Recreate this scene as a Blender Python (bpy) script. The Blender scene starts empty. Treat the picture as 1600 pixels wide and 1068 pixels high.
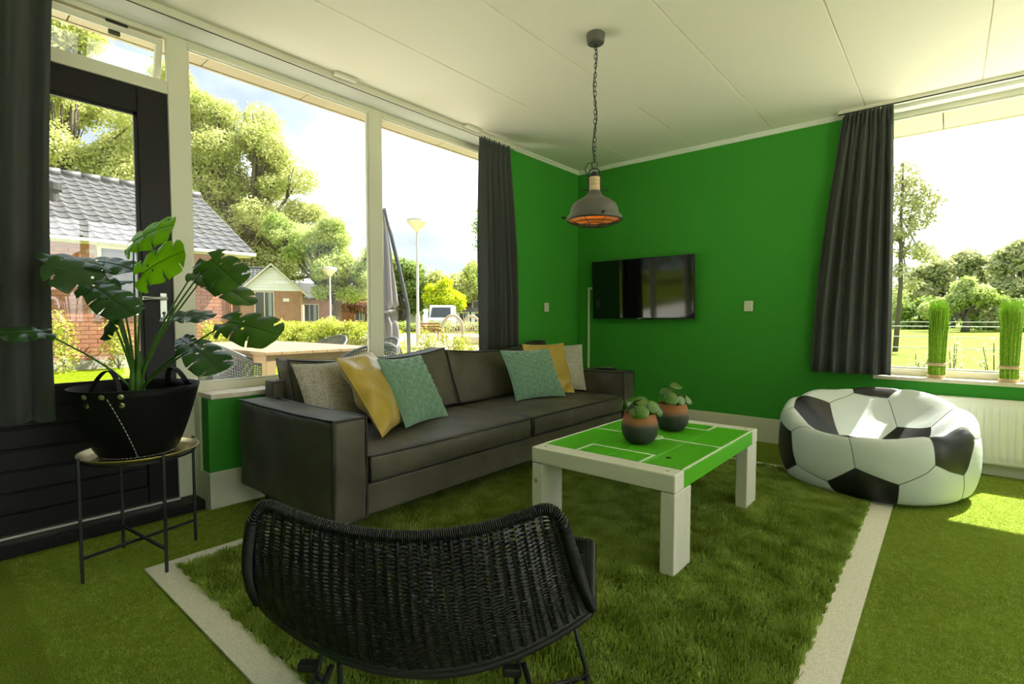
import bpy, math, random
import numpy as np
from math import sin, cos, pi, sqrt, radians, hypot, atan2
from mathutils import Vector, Matrix

# ------------------------------------------------------------------ camera, sky, sun, exposure
SC = bpy.context.scene
COL = SC.collection
cam_d = bpy.data.cameras.new('camera')
cam = bpy.data.objects.new('camera', cam_d)
COL.objects.link(cam)
cam_d.sensor_width = 36.0
cam_d.lens = 36.0 * 804.44 / 1600.0
cam_d.clip_start = 0.05
cam_d.clip_end = 600
CR = ((0.76294, 0.64647, 0.00062), (-0.03054, 0.03508, 0.99892), (-0.64575, 0.76213, -0.04651))
cam.matrix_world = Matrix(((CR[0][0], CR[1][0], -CR[2][0], 0.0),
                           (CR[0][1], CR[1][1], -CR[2][1], 0.0),
                           (CR[0][2], CR[1][2], -CR[2][2], 1.05),
                           (0, 0, 0, 1)))
SC.camera = cam
SC.view_settings.view_transform = 'Standard'
SC.view_settings.look = 'None'
SC.view_settings.gamma = 1.0
SC.view_settings.use_curve_mapping = False
SC.view_settings.exposure = 1.82
cy = SC.cycles
cy.use_denoising = True
cy.max_bounces = 14
cy.diffuse_bounces = 8
cy.glossy_bounces = 4
cy.transmission_bounces = 8
cy.transparent_max_bounces = 24
cy.sample_clamp_indirect = 12.0
cy.caustics_reflective = False
cy.caustics_refractive = False

SUN_DIR = Vector((0.33 * 0.815, 0.815, 1.0)).normalized()     # towards the sun
SKY_STRENGTH = 1.0
SUN_STRENGTH = 6.6
W = bpy.data.worlds.new('sky')
SC.world = W
W.use_nodes = True
nt = W.node_tree
nt.nodes.clear()
def _n(t, **k):
    n = nt.nodes.new(t)
    for a, b in k.items():
        setattr(n, a, b)
    return n
tc = _n('ShaderNodeTexCoord')
mp = _n('ShaderNodeMapping'); mp.inputs['Scale'].default_value = (1.0, 1.0, 2.6)
nt.links.new(tc.outputs['Generated'], mp.inputs['Vector'])
sep = _n('ShaderNodeSeparateXYZ'); nt.links.new(tc.outputs['Generated'], sep.inputs[0])
grad = _n('ShaderNodeValToRGB')
grad.color_ramp.elements[0].position = 0.0; grad.color_ramp.elements[0].color = (0.255, 0.29, 0.31, 1)
grad.color_ramp.elements[1].position = 0.75; grad.color_ramp.elements[1].color = (0.17, 0.225, 0.31, 1)
nt.links.new(sep.outputs['Z'], grad.inputs[0])
noi = _n('ShaderNodeTexNoise'); noi.inputs['Scale'].default_value = 1.7; noi.inputs['Detail'].default_value = 9.0
noi.inputs['Roughness'].default_value = 0.55; noi.inputs['Distortion'].default_value = 0.25
nt.links.new(mp.outputs[0], noi.inputs['Vector'])
cr = _n('ShaderNodeValToRGB')
cr.color_ramp.elements[0].position = 0.43; cr.color_ramp.elements[0].color = (0, 0, 0, 1)
cr.color_ramp.elements[1].position = 0.66; cr.color_ramp.elements[1].color = (1, 1, 1, 1)
_e = cr.color_ramp.elements.new(0.50); _e.color = (0.035, 0.035, 0.035, 1)
_e = cr.color_ramp.elements.new(0.56); _e.color = (0.16, 0.16, 0.16, 1)
nt.links.new(noi.outputs['Fac'], cr.inputs[0])
mx = _n('ShaderNodeMix', data_type='RGBA')
nt.links.new(cr.outputs[0], mx.inputs[0]); nt.links.new(grad.outputs[0], mx.inputs[6])
mx.inputs[7].default_value = (2.4, 2.4, 2.34, 1)
bg = _n('ShaderNodeBackground'); bg.inputs['Strength'].default_value = SKY_STRENGTH
nt.links.new(mx.outputs[2], bg.inputs['Color'])
wo = _n('ShaderNodeOutputWorld'); nt.links.new(bg.outputs[0], wo.inputs[0])

sun_d = bpy.data.lights.new('sun', 'SUN')
sun_d.energy = SUN_STRENGTH
sun_d.angle = radians(0.6)
sun_d.color = (1.0, 0.96, 0.86)
sun = bpy.data.objects.new('sun', sun_d)
COL.objects.link(sun)
sun.rotation_euler = SUN_DIR.to_track_quat('Z', 'Y').to_euler()

# ------------------------------------------------------------------ materials
def material(name, color, rough=0.6, metal=0.0, spec=0.5, var=None, bump=None, coords='Object',
             coat=0.0, sheen=0.0, stretch=None, color2=None, emit=None, estr=0.0, trans=0.0):
    """var=(scale, amount); bump=(scale, strength, distance)"""
    m = bpy.data.materials.new(name)
    m.use_nodes = True
    t = m.node_tree
    b = t.nodes['Principled BSDF']
    b.inputs['Base Color'].default_value = (*color, 1)
    b.inputs['Roughness'].default_value = rough
    b.inputs['Metallic'].default_value = metal
    b.inputs['Specular IOR Level'].default_value = spec
    b.inputs['Coat Weight'].default_value = coat
    b.inputs['Sheen Weight'].default_value = sheen
    if emit:
        b.inputs['Emission Color'].default_value = (*emit, 1)
        b.inputs['Emission Strength'].default_value = estr
    vec = None
    if var or bump:
        c = t.nodes.new('ShaderNodeTexCoord')
        mpn = t.nodes.new('ShaderNodeMapping')
        if stretch:
            mpn.inputs['Scale'].default_value = stretch
        t.links.new(c.outputs[coords], mpn.inputs[0])
        vec = mpn.outputs[0]
    if var:
        n = t.nodes.new('ShaderNodeTexNoise')
        n.inputs['Scale'].default_value = var[0]
        n.inputs['Detail'].default_value = 5
        t.links.new(vec, n.inputs['Vector'])
        r = t.nodes.new('ShaderNodeValToRGB')
        r.color_ramp.elements[0].position = 0.3
        r.color_ramp.elements[1].position = 0.7
        a = var[1]
        c1 = color
        c2 = color2 if color2 else tuple(min(1, x * (1 + a)) for x in color)
        if not color2:
            c1 = tuple(x * (1 - a) for x in color)
        r.color_ramp.elements[0].color = (*c1, 1)
        r.color_ramp.elements[1].color = (*c2, 1)
        t.links.new(n.outputs['Fac'], r.inputs[0])
        t.links.new(r.outputs[0], b.inputs['Base Color'])
    if bump:
        n = t.nodes.new('ShaderNodeTexNoise')
        n.inputs['Scale'].default_value = bump[0]
        n.inputs['Detail'].default_value = 4
        t.links.new(vec, n.inputs['Vector'])
        bu = t.nodes.new('ShaderNodeBump')
        bu.inputs['Strength'].default_value = bump[1]
        bu.inputs['Distance'].default_value = bump[2] if len(bump) > 2 else 0.01
        t.links.new(n.outputs['Fac'], bu.inputs['Height'])
        t.links.new(bu.outputs[0], b.inputs['Normal'])
    return m

def leaf_material(name, c1, c2, scale=1.5, trans=0.45, rough=0.45, spec=0.35):
    m = bpy.data.materials.new(name)
    m.use_nodes = True
    t = m.node_tree
    b = t.nodes['Principled BSDF']
    out = t.nodes['Material Output']
    c = t.nodes.new('ShaderNodeTexCoord')
    n = t.nodes.new('ShaderNodeTexNoise'); n.inputs['Scale'].default_value = scale; n.inputs['Detail'].default_value = 4
    t.links.new(c.outputs['Object'], n.inputs['Vector'])
    r = t.nodes.new('ShaderNodeValToRGB')
    r.color_ramp.elements[0].position = 0.35; r.color_ramp.elements[0].color = (*c1, 1)
    r.color_ramp.elements[1].position = 0.65; r.color_ramp.elements[1].color = (*c2, 1)
    t.links.new(n.outputs['Fac'], r.inputs[0])
    t.links.new(r.outputs[0], b.inputs['Base Color'])
    b.inputs['Roughness'].default_value = rough
    b.inputs['Specular IOR Level'].default_value = spec
    tr = t.nodes.new('ShaderNodeBsdfTranslucent')
    hs = t.nodes.new('ShaderNodeHueSaturation'); hs.inputs['Saturation'].default_value = 1.1; hs.inputs['Value'].default_value = 1.3
    hs.inputs['Hue'].default_value = 0.49
    t.links.new(r.outputs[0], hs.inputs['Color'])
    t.links.new(hs.outputs[0], tr.inputs['Color'])
    ms = t.nodes.new('ShaderNodeMixShader'); ms.inputs[0].default_value = trans
    t.links.new(b.outputs[0], ms.inputs[1]); t.links.new(tr.outputs[0], ms.inputs[2])
    t.links.new(ms.outputs[0], out.inputs[0])
    return m

def glass_material():
    m = bpy.data.materials.new('window_glass')
    m.use_nodes = True
    t = m.node_tree
    t.nodes.clear()
    out = t.nodes.new('ShaderNodeOutputMaterial')
    tr = t.nodes.new('ShaderNodeBsdfTransparent'); tr.inputs[0].default_value = (0.985, 0.99, 0.985, 1)
    gl = t.nodes.new('ShaderNodeBsdfGlossy'); gl.inputs['Roughness'].default_value = 0.0
    lw_ = t.nodes.new('ShaderNodeLayerWeight'); lw_.inputs[0].default_value = 0.5
    pw = t.nodes.new('ShaderNodeMath'); pw.operation = 'POWER'; pw.inputs[1].default_value = 5.0
    t.links.new(lw_.outputs['Facing'], pw.inputs[0])
    fr = t.nodes.new('ShaderNodeMath'); fr.operation = 'MULTIPLY_ADD'; fr.inputs[1].default_value = 0.90; fr.inputs[2].default_value = 0.035
    t.links.new(pw.outputs[0], fr.inputs[0])
    ms = t.nodes.new('ShaderNodeMixShader')
    t.links.new(fr.outputs[0], ms.inputs[0]); t.links.new(tr.outputs[0], ms.inputs[1]); t.links.new(gl.outputs[0], ms.inputs[2])
    t.links.new(ms.outputs[0], out.inputs[0])
    return m

M = {}
M['glass'] = glass_material()
M['green_wall'] = material('green_wall_paint', (0.048, 0.31, 0.032), 0.75, spec=0.25, bump=(60, 0.06, 0.002), coords='Object')
M['white_frame'] = material('cream_window_paint', (0.74, 0.72, 0.60), 0.45)
M['ceiling'] = material('ceiling_white', (0.91, 0.86, 0.73), 0.7, spec=0.3)
M['cornice'] = material('cornice_white', (0.82, 0.82, 0.74), 0.5)
M['skirting'] = material('skirting_paint', (0.72, 0.71, 0.60), 0.55)
M['sill'] = material('sill_composite', (0.72, 0.64, 0.52), 0.45, var=(40, 0.08))
M['soffit'] = material('soffit_cream', (0.50, 0.42, 0.27), 0.6, var=(3, 0.05))
M['black_door'] = material('black_door_paint', (0.004, 0.004, 0.004), 0.45, spec=0.3, bump=(30, 0.05, 0.002))
M['metal_grey'] = material('brushed_aluminium', (0.55, 0.56, 0.53), 0.35, metal=0.8)
M['white_plastic'] = material('cream_plastic', (0.78, 0.78, 0.66), 0.35)
M['black_plastic'] = material('black_plastic', (0.01, 0.01, 0.011), 0.4)
M['black_screen'] = material('tv_screen', (0.003, 0.003, 0.004), 0.06, spec=0.6)
M['white_rad'] = material('radiator_enamel', (0.84, 0.83, 0.76), 0.4)
M['black_metal'] = material('black_powdercoat', (0.014, 0.015, 0.018), 0.45)
M['curtain'] = material('charcoal_curtain', (0.050, 0.056, 0.053), 0.85, sheen=0.15, bump=(220, 0.25, 0.002), stretch=(1, 1, 0.3))
M['curtain_lining'] = material('curtain_lining', (0.35, 0.36, 0.36), 0.9)
M['leather'] = material('worn_anthracite_leather', (0.055, 0.050, 0.036), 0.5, spec=0.35, var=(5, 0.4), color2=(0.11, 0.10, 0.072), bump=(70, 0.2, 0.003))
M['piping'] = material('dark_leather_piping', (0.02, 0.019, 0.016), 0.45)
M['gold_satin'] = material('gold_satin', (0.44, 0.30, 0.04), 0.32, spec=0.6, sheen=0.3, bump=(9, 0.35, 0.02), var=(3, 0.12))
M['green_velvet'] = material('sage_velvet', (0.14, 0.27, 0.19), 0.8, sheen=0.6, bump=(120, 0.2, 0.003))
M['grey_fur'] = material('grey_glitter_boucle', (0.30, 0.27, 0.23), 0.6, var=(90, 0.5), color2=(0.58, 0.54, 0.47), bump=(150, 0.9, 0.008))
M['white_wood'] = material('whitewashed_wood', (0.66, 0.64, 0.55), 0.5, var=(9, 0.1), stretch=(1, 1, 0.12), color2=(0.76, 0.74, 0.66))
M['white_wood_x'] = material('whitewashed_beam', (0.66, 0.64, 0.55), 0.5, var=(9, 0.1), stretch=(0.12, 1, 1), color2=(0.76, 0.74, 0.66))
M['wood_knot'] = material('wood_knot', (0.42, 0.34, 0.22), 0.6)
M['pitch_green'] = material('pitch_green_paint', (0.085, 0.44, 0.010), 0.38, var=(6, 0.1), stretch=(1, 0.15, 1), bump=(25, 0.08, 0.002))
M['line_white'] = material('pitch_line_white', (0.80, 0.84, 0.72), 0.5)
M['screw'] = material('screw_steel', (0.35, 0.35, 0.33), 0.35, metal=0.9)
M['pot_top'] = material('terracotta_rim', (0.30, 0.10, 0.035), 0.7, var=(14, 0.25), color2=(0.36, 0.13, 0.05), bump=(60, 0.15, 0.002))
M['soil'] = material('potting_soil', (0.03, 0.02, 0.012), 0.95, bump=(80, 0.8, 0.01))
M['basket'] = material('black_rubber', (0.004, 0.004, 0.004), 0.6, spec=0.2)
M['stitch'] = material('white_stitching', (0.7, 0.7, 0.62), 0.7)
M['rivet'] = material('brass_rivet', (0.42, 0.46, 0.22), 0.35, metal=0.7)
M['brass'] = material('brass_tray', (0.62, 0.50, 0.22), 0.28, metal=0.9, var=(4, 0.1))
M['stem'] = leaf_material('stem_green', (0.045, 0.13, 0.012), (0.07, 0.19, 0.02), 6, 0.1)
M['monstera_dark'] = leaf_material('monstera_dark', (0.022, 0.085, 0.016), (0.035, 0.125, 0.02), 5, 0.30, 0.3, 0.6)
M['monstera_backlit'] = leaf_material('monstera_backlit', (0.28, 0.52, 0.012), (0.36, 0.62, 0.03), 5, 0.62, 0.35, 0.5)  # top leaves: the glow of backlight put into a brighter green
M['monstera_part_backlit'] = leaf_material('monstera_part_backlit', (0.05, 0.15, 0.014), (0.09, 0.23, 0.02), 9, 0.45, 0.3, 0.6)  # right-hand leaves: backlight painted in as a lighter green
M['pilea'] = leaf_material('pilea_leaf', (0.08, 0.19, 0.025), (0.13, 0.26, 0.05), 14, 0.22, 0.24, 0.9)
M['wicker'] = material('black_wicker', (0.006, 0.0065, 0.007), 0.33, spec=0.45)
M['lamp_grey'] = material('matt_grey_metal', (0.13, 0.125, 0.11), 0.5, metal=0.3, bump=(80, 0.08, 0.001))
M['lamp_inner'] = material('lamp_inner_copper', (0.50, 0.23, 0.06), 0.45, metal=0.2)
M['lamp_wood'] = material('turned_pale_wood', (0.62, 0.46, 0.26), 0.5, var=(10, 0.25), stretch=(0.2, 0.2, 6))
M['bulb'] = material('glowing_filament', (1, 0.6, 0.2), 0.4, emit=(1.0, 0.50, 0.12), estr=14)
M['bulb_glass'] = M['glass']
M['black_vinyl'] = material('black_vinyl', (0.014, 0.015, 0.014), 0.38, spec=0.5, bump=(6, 0.25, 0.02))
M['white_vinyl'] = material('white_vinyl', (0.66, 0.71, 0.72), 0.42, spec=0.45, bump=(6, 0.25, 0.02))
M['seam'] = material('dark_seam', (0.10, 0.10, 0.095), 0.6)
M['bundle_grass'] = material('bundle_green', (0.16, 0.38, 0.012), 0.5, var=(60, 0.45), color2=(0.42, 0.62, 0.05))
M['bundle_tip'] = material('bundle_tip', (0.16, 0.14, 0.06), 0.7)
M['raffia'] = material('raffia_band', (0.55, 0.40, 0.24), 0.8)

# ------------------------------------------------------------------ mesh helpers
ORG = {}
def _org(o):
    return ORG.get(o.name, (0.0, 0.0, 0.0)) if o is not None else (0.0, 0.0, 0.0)

def link_mesh(name, me, mat, parent=None):
    o = bpy.data.objects.new(name, me)
    COL.objects.link(o)
    if mat is not None:
        for mm in (mat if isinstance(mat, (list, tuple)) else [mat]):
            me.materials.append(mm)
    if parent is not None:
        o.parent = parent
        ORG[o.name] = _org(parent)
    return o

def fast_mesh(name, verts, faces, mat, parent=None, smooth=False):
    """verts (N,3) array, faces (M,k) array, all faces of one size"""
    verts = np.asarray(verts, dtype=np.float32); faces = np.asarray(faces, dtype=np.int32)
    ox = _org(parent)
    verts = verts - np.array(ox, dtype=np.float32)
    me = bpy.data.meshes.new(name)
    k = faces.shape[1]
    me.vertices.add(len(verts)); me.vertices.foreach_set('co', verts.ravel())
    me.loops.add(faces.size); me.loops.foreach_set('vertex_index', faces.ravel())
    me.polygons.add(len(faces))
    me.polygons.foreach_set('loop_start', np.arange(len(faces), dtype=np.int32) * k)
    me.update(calc_edges=True)
    if smooth:
        me.polygons.foreach_set('use_smooth', np.ones(len(faces), dtype=bool))
    return link_mesh(name, me, mat, parent)

class MB:
    def __init__(s):
        s.v = []; s.f = []; s.mi = []
    def add(s, vs, fs, mi=0):
        n = len(s.v)
        s.v.extend(tuple(p) for p in vs)
        for f in fs:
            s.f.append(tuple(i + n for i in f)); s.mi.append(mi)
        return s
    def box(s, x0, x1, y0, y1, z0, z1, mi=0):
        vs = [(x, y, z) for z in (z0, z1) for y in (y0, y1) for x in (x0, x1)]
        return s.add(vs, [(0, 2, 3, 1), (4, 5, 7, 6), (0, 1, 5, 4), (2, 6, 7, 3), (0, 4, 6, 2), (1, 3, 7, 5)], mi)
    def obox(s, c, ax, ay, az, mi=0):
        """oriented box: centre and three half-axis vectors"""
        c = Vector(c); ax = Vector(ax); ay = Vector(ay); az = Vector(az)
        vs = [c + ax * i + ay * j + az * k for k in (-1, 1) for j in (-1, 1) for i in (-1, 1)]
        return s.add(vs, [(0, 2, 3, 1), (4, 5, 7, 6), (0, 1, 5, 4), (2, 6, 7, 3), (0, 4, 6, 2), (1, 3, 7, 5)], mi)
    def tube(s, pts, r, n=8, closed=False, caps=True, mi=0):
        P_ = [Vector(p) for p in pts]
        m = len(P_)
        rs = r if isinstance(r, (list, tuple)) else [r] * m
        prev = None; rings = []
        for i in range(m):
            a = P_[(i - 1) % m] if (closed or i > 0) else P_[i]
            b = P_[(i + 1) % m] if (closed or i < m - 1) else P_[i]
            t = (b - a)
            t = t.normalized() if t.length > 1e-9 else Vector((0, 0, 1))
            if prev is None:
                h = Vector((0, 0, 1)) if abs(t.z) < 0.9 else Vector((1, 0, 0))
                u = t.cross(h).normalized()
            else:
                u = prev - t * prev.dot(t)
                u = u.normalized() if u.length > 1e-6 else t.orthogonal().normalized()
            prev = u
            w = t.cross(u)
            rings.append([P_[i] + (u * cos(2 * pi * k / n) + w * sin(2 * pi * k / n)) * rs[i] for k in range(n)])
        vs = [p for rg in rings for p in rg]
        fs = []
        for i in range(m if closed else m - 1):
            j = (i + 1) % m
            for k in range(n):
                l = (k + 1) % n
                fs.append((i * n + k, i * n + l, j * n + l, j * n + k))
        if caps and not closed:
            fs.append(tuple(range(n))[::-1]); fs.append(tuple((m - 1) * n + k for k in range(n)))
        return s.add(vs, fs, mi)
    def cyl(s, c, r, h, n=24, r2=None, mi=0):
        r2 = r if r2 is None else r2
        return s.lathe([(0, 0), (r, 0), (r2, h), (0, h)], n, c, mi)
    def lathe(s, prof, n=32, c=(0, 0, 0), mi=0, m3=None):
        vs = []; idx = []
        for (r, z) in prof:
            if r < 1e-6:
                idx.append([len(vs)] * n); vs.append((0, 0, z))
            else:
                idx.append(list(range(len(vs), len(vs) + n)))
                vs.extend((r * cos(2 * pi * k / n), r * sin(2 * pi * k / n), z) for k in range(n))
        fs = []
        for i in range(len(prof) - 1):
            a, b = idx[i], idx[i + 1]
            for k in range(n):
                l = (k + 1) % n
                q = [a[k], a[l], b[l], b[k]]
                q2 = []
                for x in q:
                    if x not in q2: q2.append(x)
                if len(q2) > 2: fs.append(tuple(q2))
        if m3 is not None:
            vs = [m3 @ Vector(p) for p in vs]
        vs = [(p[0] + c[0], p[1] + c[1], p[2] + c[2]) for p in vs]
        return s.add(vs, fs, mi)
    def grid(s, fn, nu, nv, mi=0, keep=None, closed_u=False):
        vs = [fn(i / nu, j / nv) for i in range(nu + (0 if closed_u else 1)) for j in range(nv + 1)]
        fs = []
        for i in range(nu):
            for j in range(nv):
                if keep and not keep((i + .5) / nu, (j + .5) / nv): continue
                i2 = (i + 1) % nu if closed_u else i + 1
                fs.append((i * (nv + 1) + j, i2 * (nv + 1) + j, i2 * (nv + 1) + j + 1, i * (nv + 1) + j + 1))
        return s.add(vs, fs, mi)
    def prism(s, poly, d, mi=0):
        """poly: 3D points of a planar outline, d: extrusion vector"""
        n = len(poly); d = Vector(d)
        vs = [Vector(p) for p in poly] + [Vector(p) + d for p in poly]
        fs = [tuple(range(n))[::-1], tuple(range(n, 2 * n))]
        fs += [(i, (i + 1) % n, n + (i + 1) % n, n + i) for i in range(n)]
        return s.add(vs, fs, mi)
    def build(s, name, mat, parent=None, smooth=False, bevel=0.0, seg=2, solid=0.0, sub=0, recalc=True):
        ox = _org(parent)
        me = bpy.data.meshes.new(name)
        me.from_pydata([(p[0] - ox[0], p[1] - ox[1], p[2] - ox[2]) for p in s.v], [], s.f)
        if isinstance(mat, (list, tuple)):
            for i, q in enumerate(s.mi): me.polygons[i].material_index = q
        if recalc:
            import bmesh
            bm = bmesh.new(); bm.from_mesh(me)
            bmesh.ops.recalc_face_normals(bm, faces=bm.faces)
            bm.to_mesh(me); bm.free()
        me.update()
        if smooth:
            me.polygons.foreach_set('use_smooth', [True] * len(me.polygons))
        o = link_mesh(name, me, mat, parent)
        if solid:
            md = o.modifiers.new('thickness', 'SOLIDIFY'); md.thickness = solid; md.offset = 0
        if bevel:
            md = o.modifiers.new('bevel', 'BEVEL'); md.width = bevel; md.segments = seg
            md.limit_method = 'ANGLE'; md.harden_normals = False
        if sub:
            md = o.modifiers.new('sub', 'SUBSURF'); md.levels = sub; md.render_levels = sub
        return o

def tag(o, label=None, cat=None, group=None, kind=None):
    if label: o['label'] = label
    if cat: o['category'] = cat
    if group: o['group'] = group
    if kind: o['kind'] = kind
    return o

def thing(name, label, cat, loc=(0, 0, 0), group=None, kind=None):
    o = bpy.data.objects.new(name, None)
    o.empty_display_size = 0.1
    COL.objects.link(o)
    o.location = loc
    ORG[o.name] = tuple(loc)
    return tag(o, label, cat, group, kind)

def copy_tree(o, parent=None):
    c = o.copy(); COL.objects.link(c)
    if parent is not None: c.parent = parent
    for ch in list(o.children): copy_tree(ch, c)
    return c

def struct(o):
    o['kind'] = 'structure'
    return o

def softbox(mb, c, d, n=10, bulge=(0, 0, 0.02), p=9.0, sag=None):
    """rounded, slightly inflated box; c centre, d half sizes"""
    faces = [((1, 0, 0), (0, 1, 0), (0, 0, 1)), ((-1, 0, 0), (0, 0, 1), (0, 1, 0)), ((0, 1, 0), (0, 0, 1), (1, 0, 0)),
             ((0, -1, 0), (1, 0, 0), (0, 0, 1)), ((0, 0, 1), (1, 0, 0), (0, 1, 0)), ((0, 0, -1), (0, 1, 0), (1, 0, 0))]
    dm = min(d)
    for nn, u, v in faces:
        def fn(a, b, nn=Vector(nn), u=Vector(u), v=Vector(v)):
            # denser sampling near the edges
            A = 2 * a - 1; B = 2 * b - 1
            A = math.copysign(1 - (1 - abs(A)) ** 1.7, A); B = math.copysign(1 - (1 - abs(B)) ** 1.7, B)
            q = nn + u * A + v * B
            r = dm * 0.28
            core = [max(-(d[i] - r), min(d[i] - r, q[i] * d[i])) for i in range(3)]
            w = [q[i] * d[i] - core[i] for i in range(3)]
            L = sqrt(sum(x * x for x in w))
            if L > 1e-9:
                mxw = max(abs(x) for x in w)
                w = [x / L * min(r, max(mxw, 0)) if L > 0 else 0 for x in w]
            pt = [core[i] + w[i] for i in range(3)]
            k = [(1 - q.y ** 2) * (1 - q.z ** 2), (1 - q.x ** 2) * (1 - q.z ** 2), (1 - q.x ** 2) * (1 - q.y ** 2)]
            for i in range(3):
                pt[i] += bulge[i] * q[i] * k[i]
            pt = [pt[i] + c[i] for i in range(3)]
            if sag: pt = sag(pt, q)
            return tuple(pt)
        mb.grid(fn, n, n)
    return mb
# ------------------------------------------------------------------ turf materials
def turf_material(name, cA, cB, cC, sc, bump, dist):
    m = bpy.data.materials.new(name); m.use_nodes = True
    t = m.node_tree; b = t.nodes['Principled BSDF']
    c = t.nodes.new('ShaderNodeTexCoord')
    n1 = t.nodes.new('ShaderNodeTexNoise'); n1.inputs['Scale'].default_value = sc; n1.inputs['Detail'].default_value = 3
    n2 = t.nodes.new('ShaderNodeTexNoise'); n2.inputs['Scale'].default_value = sc * 0.02; n2.inputs['Detail'].default_value = 5
    v = t.nodes.new('ShaderNodeTexVoronoi'); v.inputs['Scale'].default_value = sc * 1.3
    for q in (n1, n2, v): t.links.new(c.outputs['Object'], q.inputs['Vector'])
    r = t.nodes.new('ShaderNodeValToRGB')
    e = r.color_ramp.elements
    e[0].position = 0.32; e[0].color = (*cA, 1); e[1].position = 0.72; e[1].color = (*cC, 1)
    e2 = e.new(0.52); e2.color = (*cB, 1)
    t.links.new(n1.outputs['Fac'], r.inputs[0])
    hs = t.nodes.new('ShaderNodeHueSaturation')
    mr = t.nodes.new('ShaderNodeMapRange'); mr.inputs[1].default_value = 0.3; mr.inputs[2].default_value = 0.7
    mr.inputs[3].default_value = 0.85; mr.inputs[4].default_value = 1.12
    t.links.new(n2.outputs['Fac'], mr.inputs[0]); t.links.new(mr.outputs[0], hs.inputs['Value'])
    t.links.new(r.outputs[0], hs.inputs['Color']); t.links.new(hs.outputs[0], b.inputs['Base Color'])
    b.inputs['Roughness'].default_value = 0.75; b.inputs['Specular IOR Level'].default_value = 0.06
    ad = t.nodes.new('ShaderNodeMath'); ad.operation = 'ADD'
    t.links.new(n1.outputs['Fac'], ad.inputs[0]); t.links.new(v.outputs['Distance'], ad.inputs[1])
    bu = t.nodes.new('ShaderNodeBump'); bu.inputs['Strength'].default_value = bump; bu.inputs['Distance'].default_value = dist
    t.links.new(ad.outputs[0], bu.inputs['Height']); t.links.new(bu.outputs[0], b.inputs['Normal'])
    return m
M['turf'] = turf_material('curly_turf', (0.22, 0.32, 0.03), (0.34, 0.46, 0.05), (0.48, 0.60, 0.12), 170, 1.0, 0.015)
M['lawn'] = turf_material('garden_lawn', (0.085, 0.125, 0.002), (0.115, 0.155, 0.003), (0.15, 0.19, 0.006), 9, 0.4, 0.03)
M['shag_base'] = material('shag_base', (0.03, 0.06, 0.006), 0.9)
M['line_carpet'] = material('white_carpet_line', (0.86, 0.81, 0.72), 0.9, bump=(240, 0.8, 0.006), var=(200, 0.15))
M['roof_cover'] = material('roof_bitumen', (0.10, 0.10, 0.10), 0.8)

XL, YB, ZC = -3.05, 4.69, 2.60
XR, YF = 3.40, -2.60

# ------------------------------------------------------------------ room shell
struct(MB().box(-3.25, XR, YF, YB, -0.12, 0.0).build('floor', M['turf']))

ceil = struct(MB().box(-3.20, XR, YF, YB + 0.10, ZC + 0.006, ZC + 0.05).build('ceiling', M['ceiling']))
edges = [-3.2, -2.405, -1.785, -1.15, -0.513, 0.12, 0.755, 1.39, 2.025, 2.66, XR]
for i in range(len(edges) - 1):
    MB().box(edges[i] + 0.0025, edges[i + 1] - 0.0025, YF, YB + 0.1, ZC - 0.004, ZC + 0.006).build('ceiling_panel', M['ceiling'], ceil, bevel=0.002, seg=1)

# short curly pile of the turf where it can be seen
def turf_pile():
    rng = np.random.default_rng(17)
    N = 420000
    x = rng.uniform(-3.05, 1.1, N * 2); y = rng.uniform(0.25, 4.66, N * 2)
    keep = ~((x > -2.53) & (x < -0.195) & (y > 0.60) & (y < 3.99))
    dens = np.exp(-np.clip(y - 2.0, 0, 9) * 0.35)
    keep &= rng.uniform(0, 1, N * 2) < dens
    keep &= ~((x < -1.9) & (y > 1.2) & (y < 3.9))
    x = x[keep][:N]; y = y[keep][:N]; n = len(x)
    a = rng.uniform(0, 2 * pi, n); lean = rng.uniform(0.2, 0.9, n); L = rng.uniform(0.006, 0.012, n); w = rng.uniform(0.0008, 0.0015, n)
    pa = rng.uniform(0, 2 * pi, n); wx = np.cos(pa) * w; wy = np.sin(pa) * w
    z0 = np.zeros(n)
    V = np.stack([np.stack([x - wx, y - wy, z0], 1), np.stack([x + wx, y + wy, z0], 1),
                  np.stack([x + np.cos(a) * lean * L, y + np.sin(a) * lean * L, L * np.sqrt(1 - lean ** 2 * 0.9)], 1)], 1).reshape(-1, 3)
    return fast_mesh('turf_pile', V, np.arange(n * 3).reshape(n, 3), M['turf_blade'], bpy.data.objects['floor'])
M['turf_blade'] = leaf_material('turf_blade', (0.32, 0.44, 0.05), (0.52, 0.64, 0.14), 30, 0.15, 0.6, 0.15)
tag(turf_pile(), kind='stuff')

# back wall (green): left of the window, below it, above it
wb = MB()
wb.box(XL - 0.2, -0.42, YB, YB + 0.22, 0, ZC)
wb.box(-0.42, XR, YB, YB + 0.22, 0, 0.600)
wb.box(2.75, XR, YB, YB + 0.22, 0.6, ZC)
struct(wb.build('wall_back', M['green_wall']))
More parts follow.
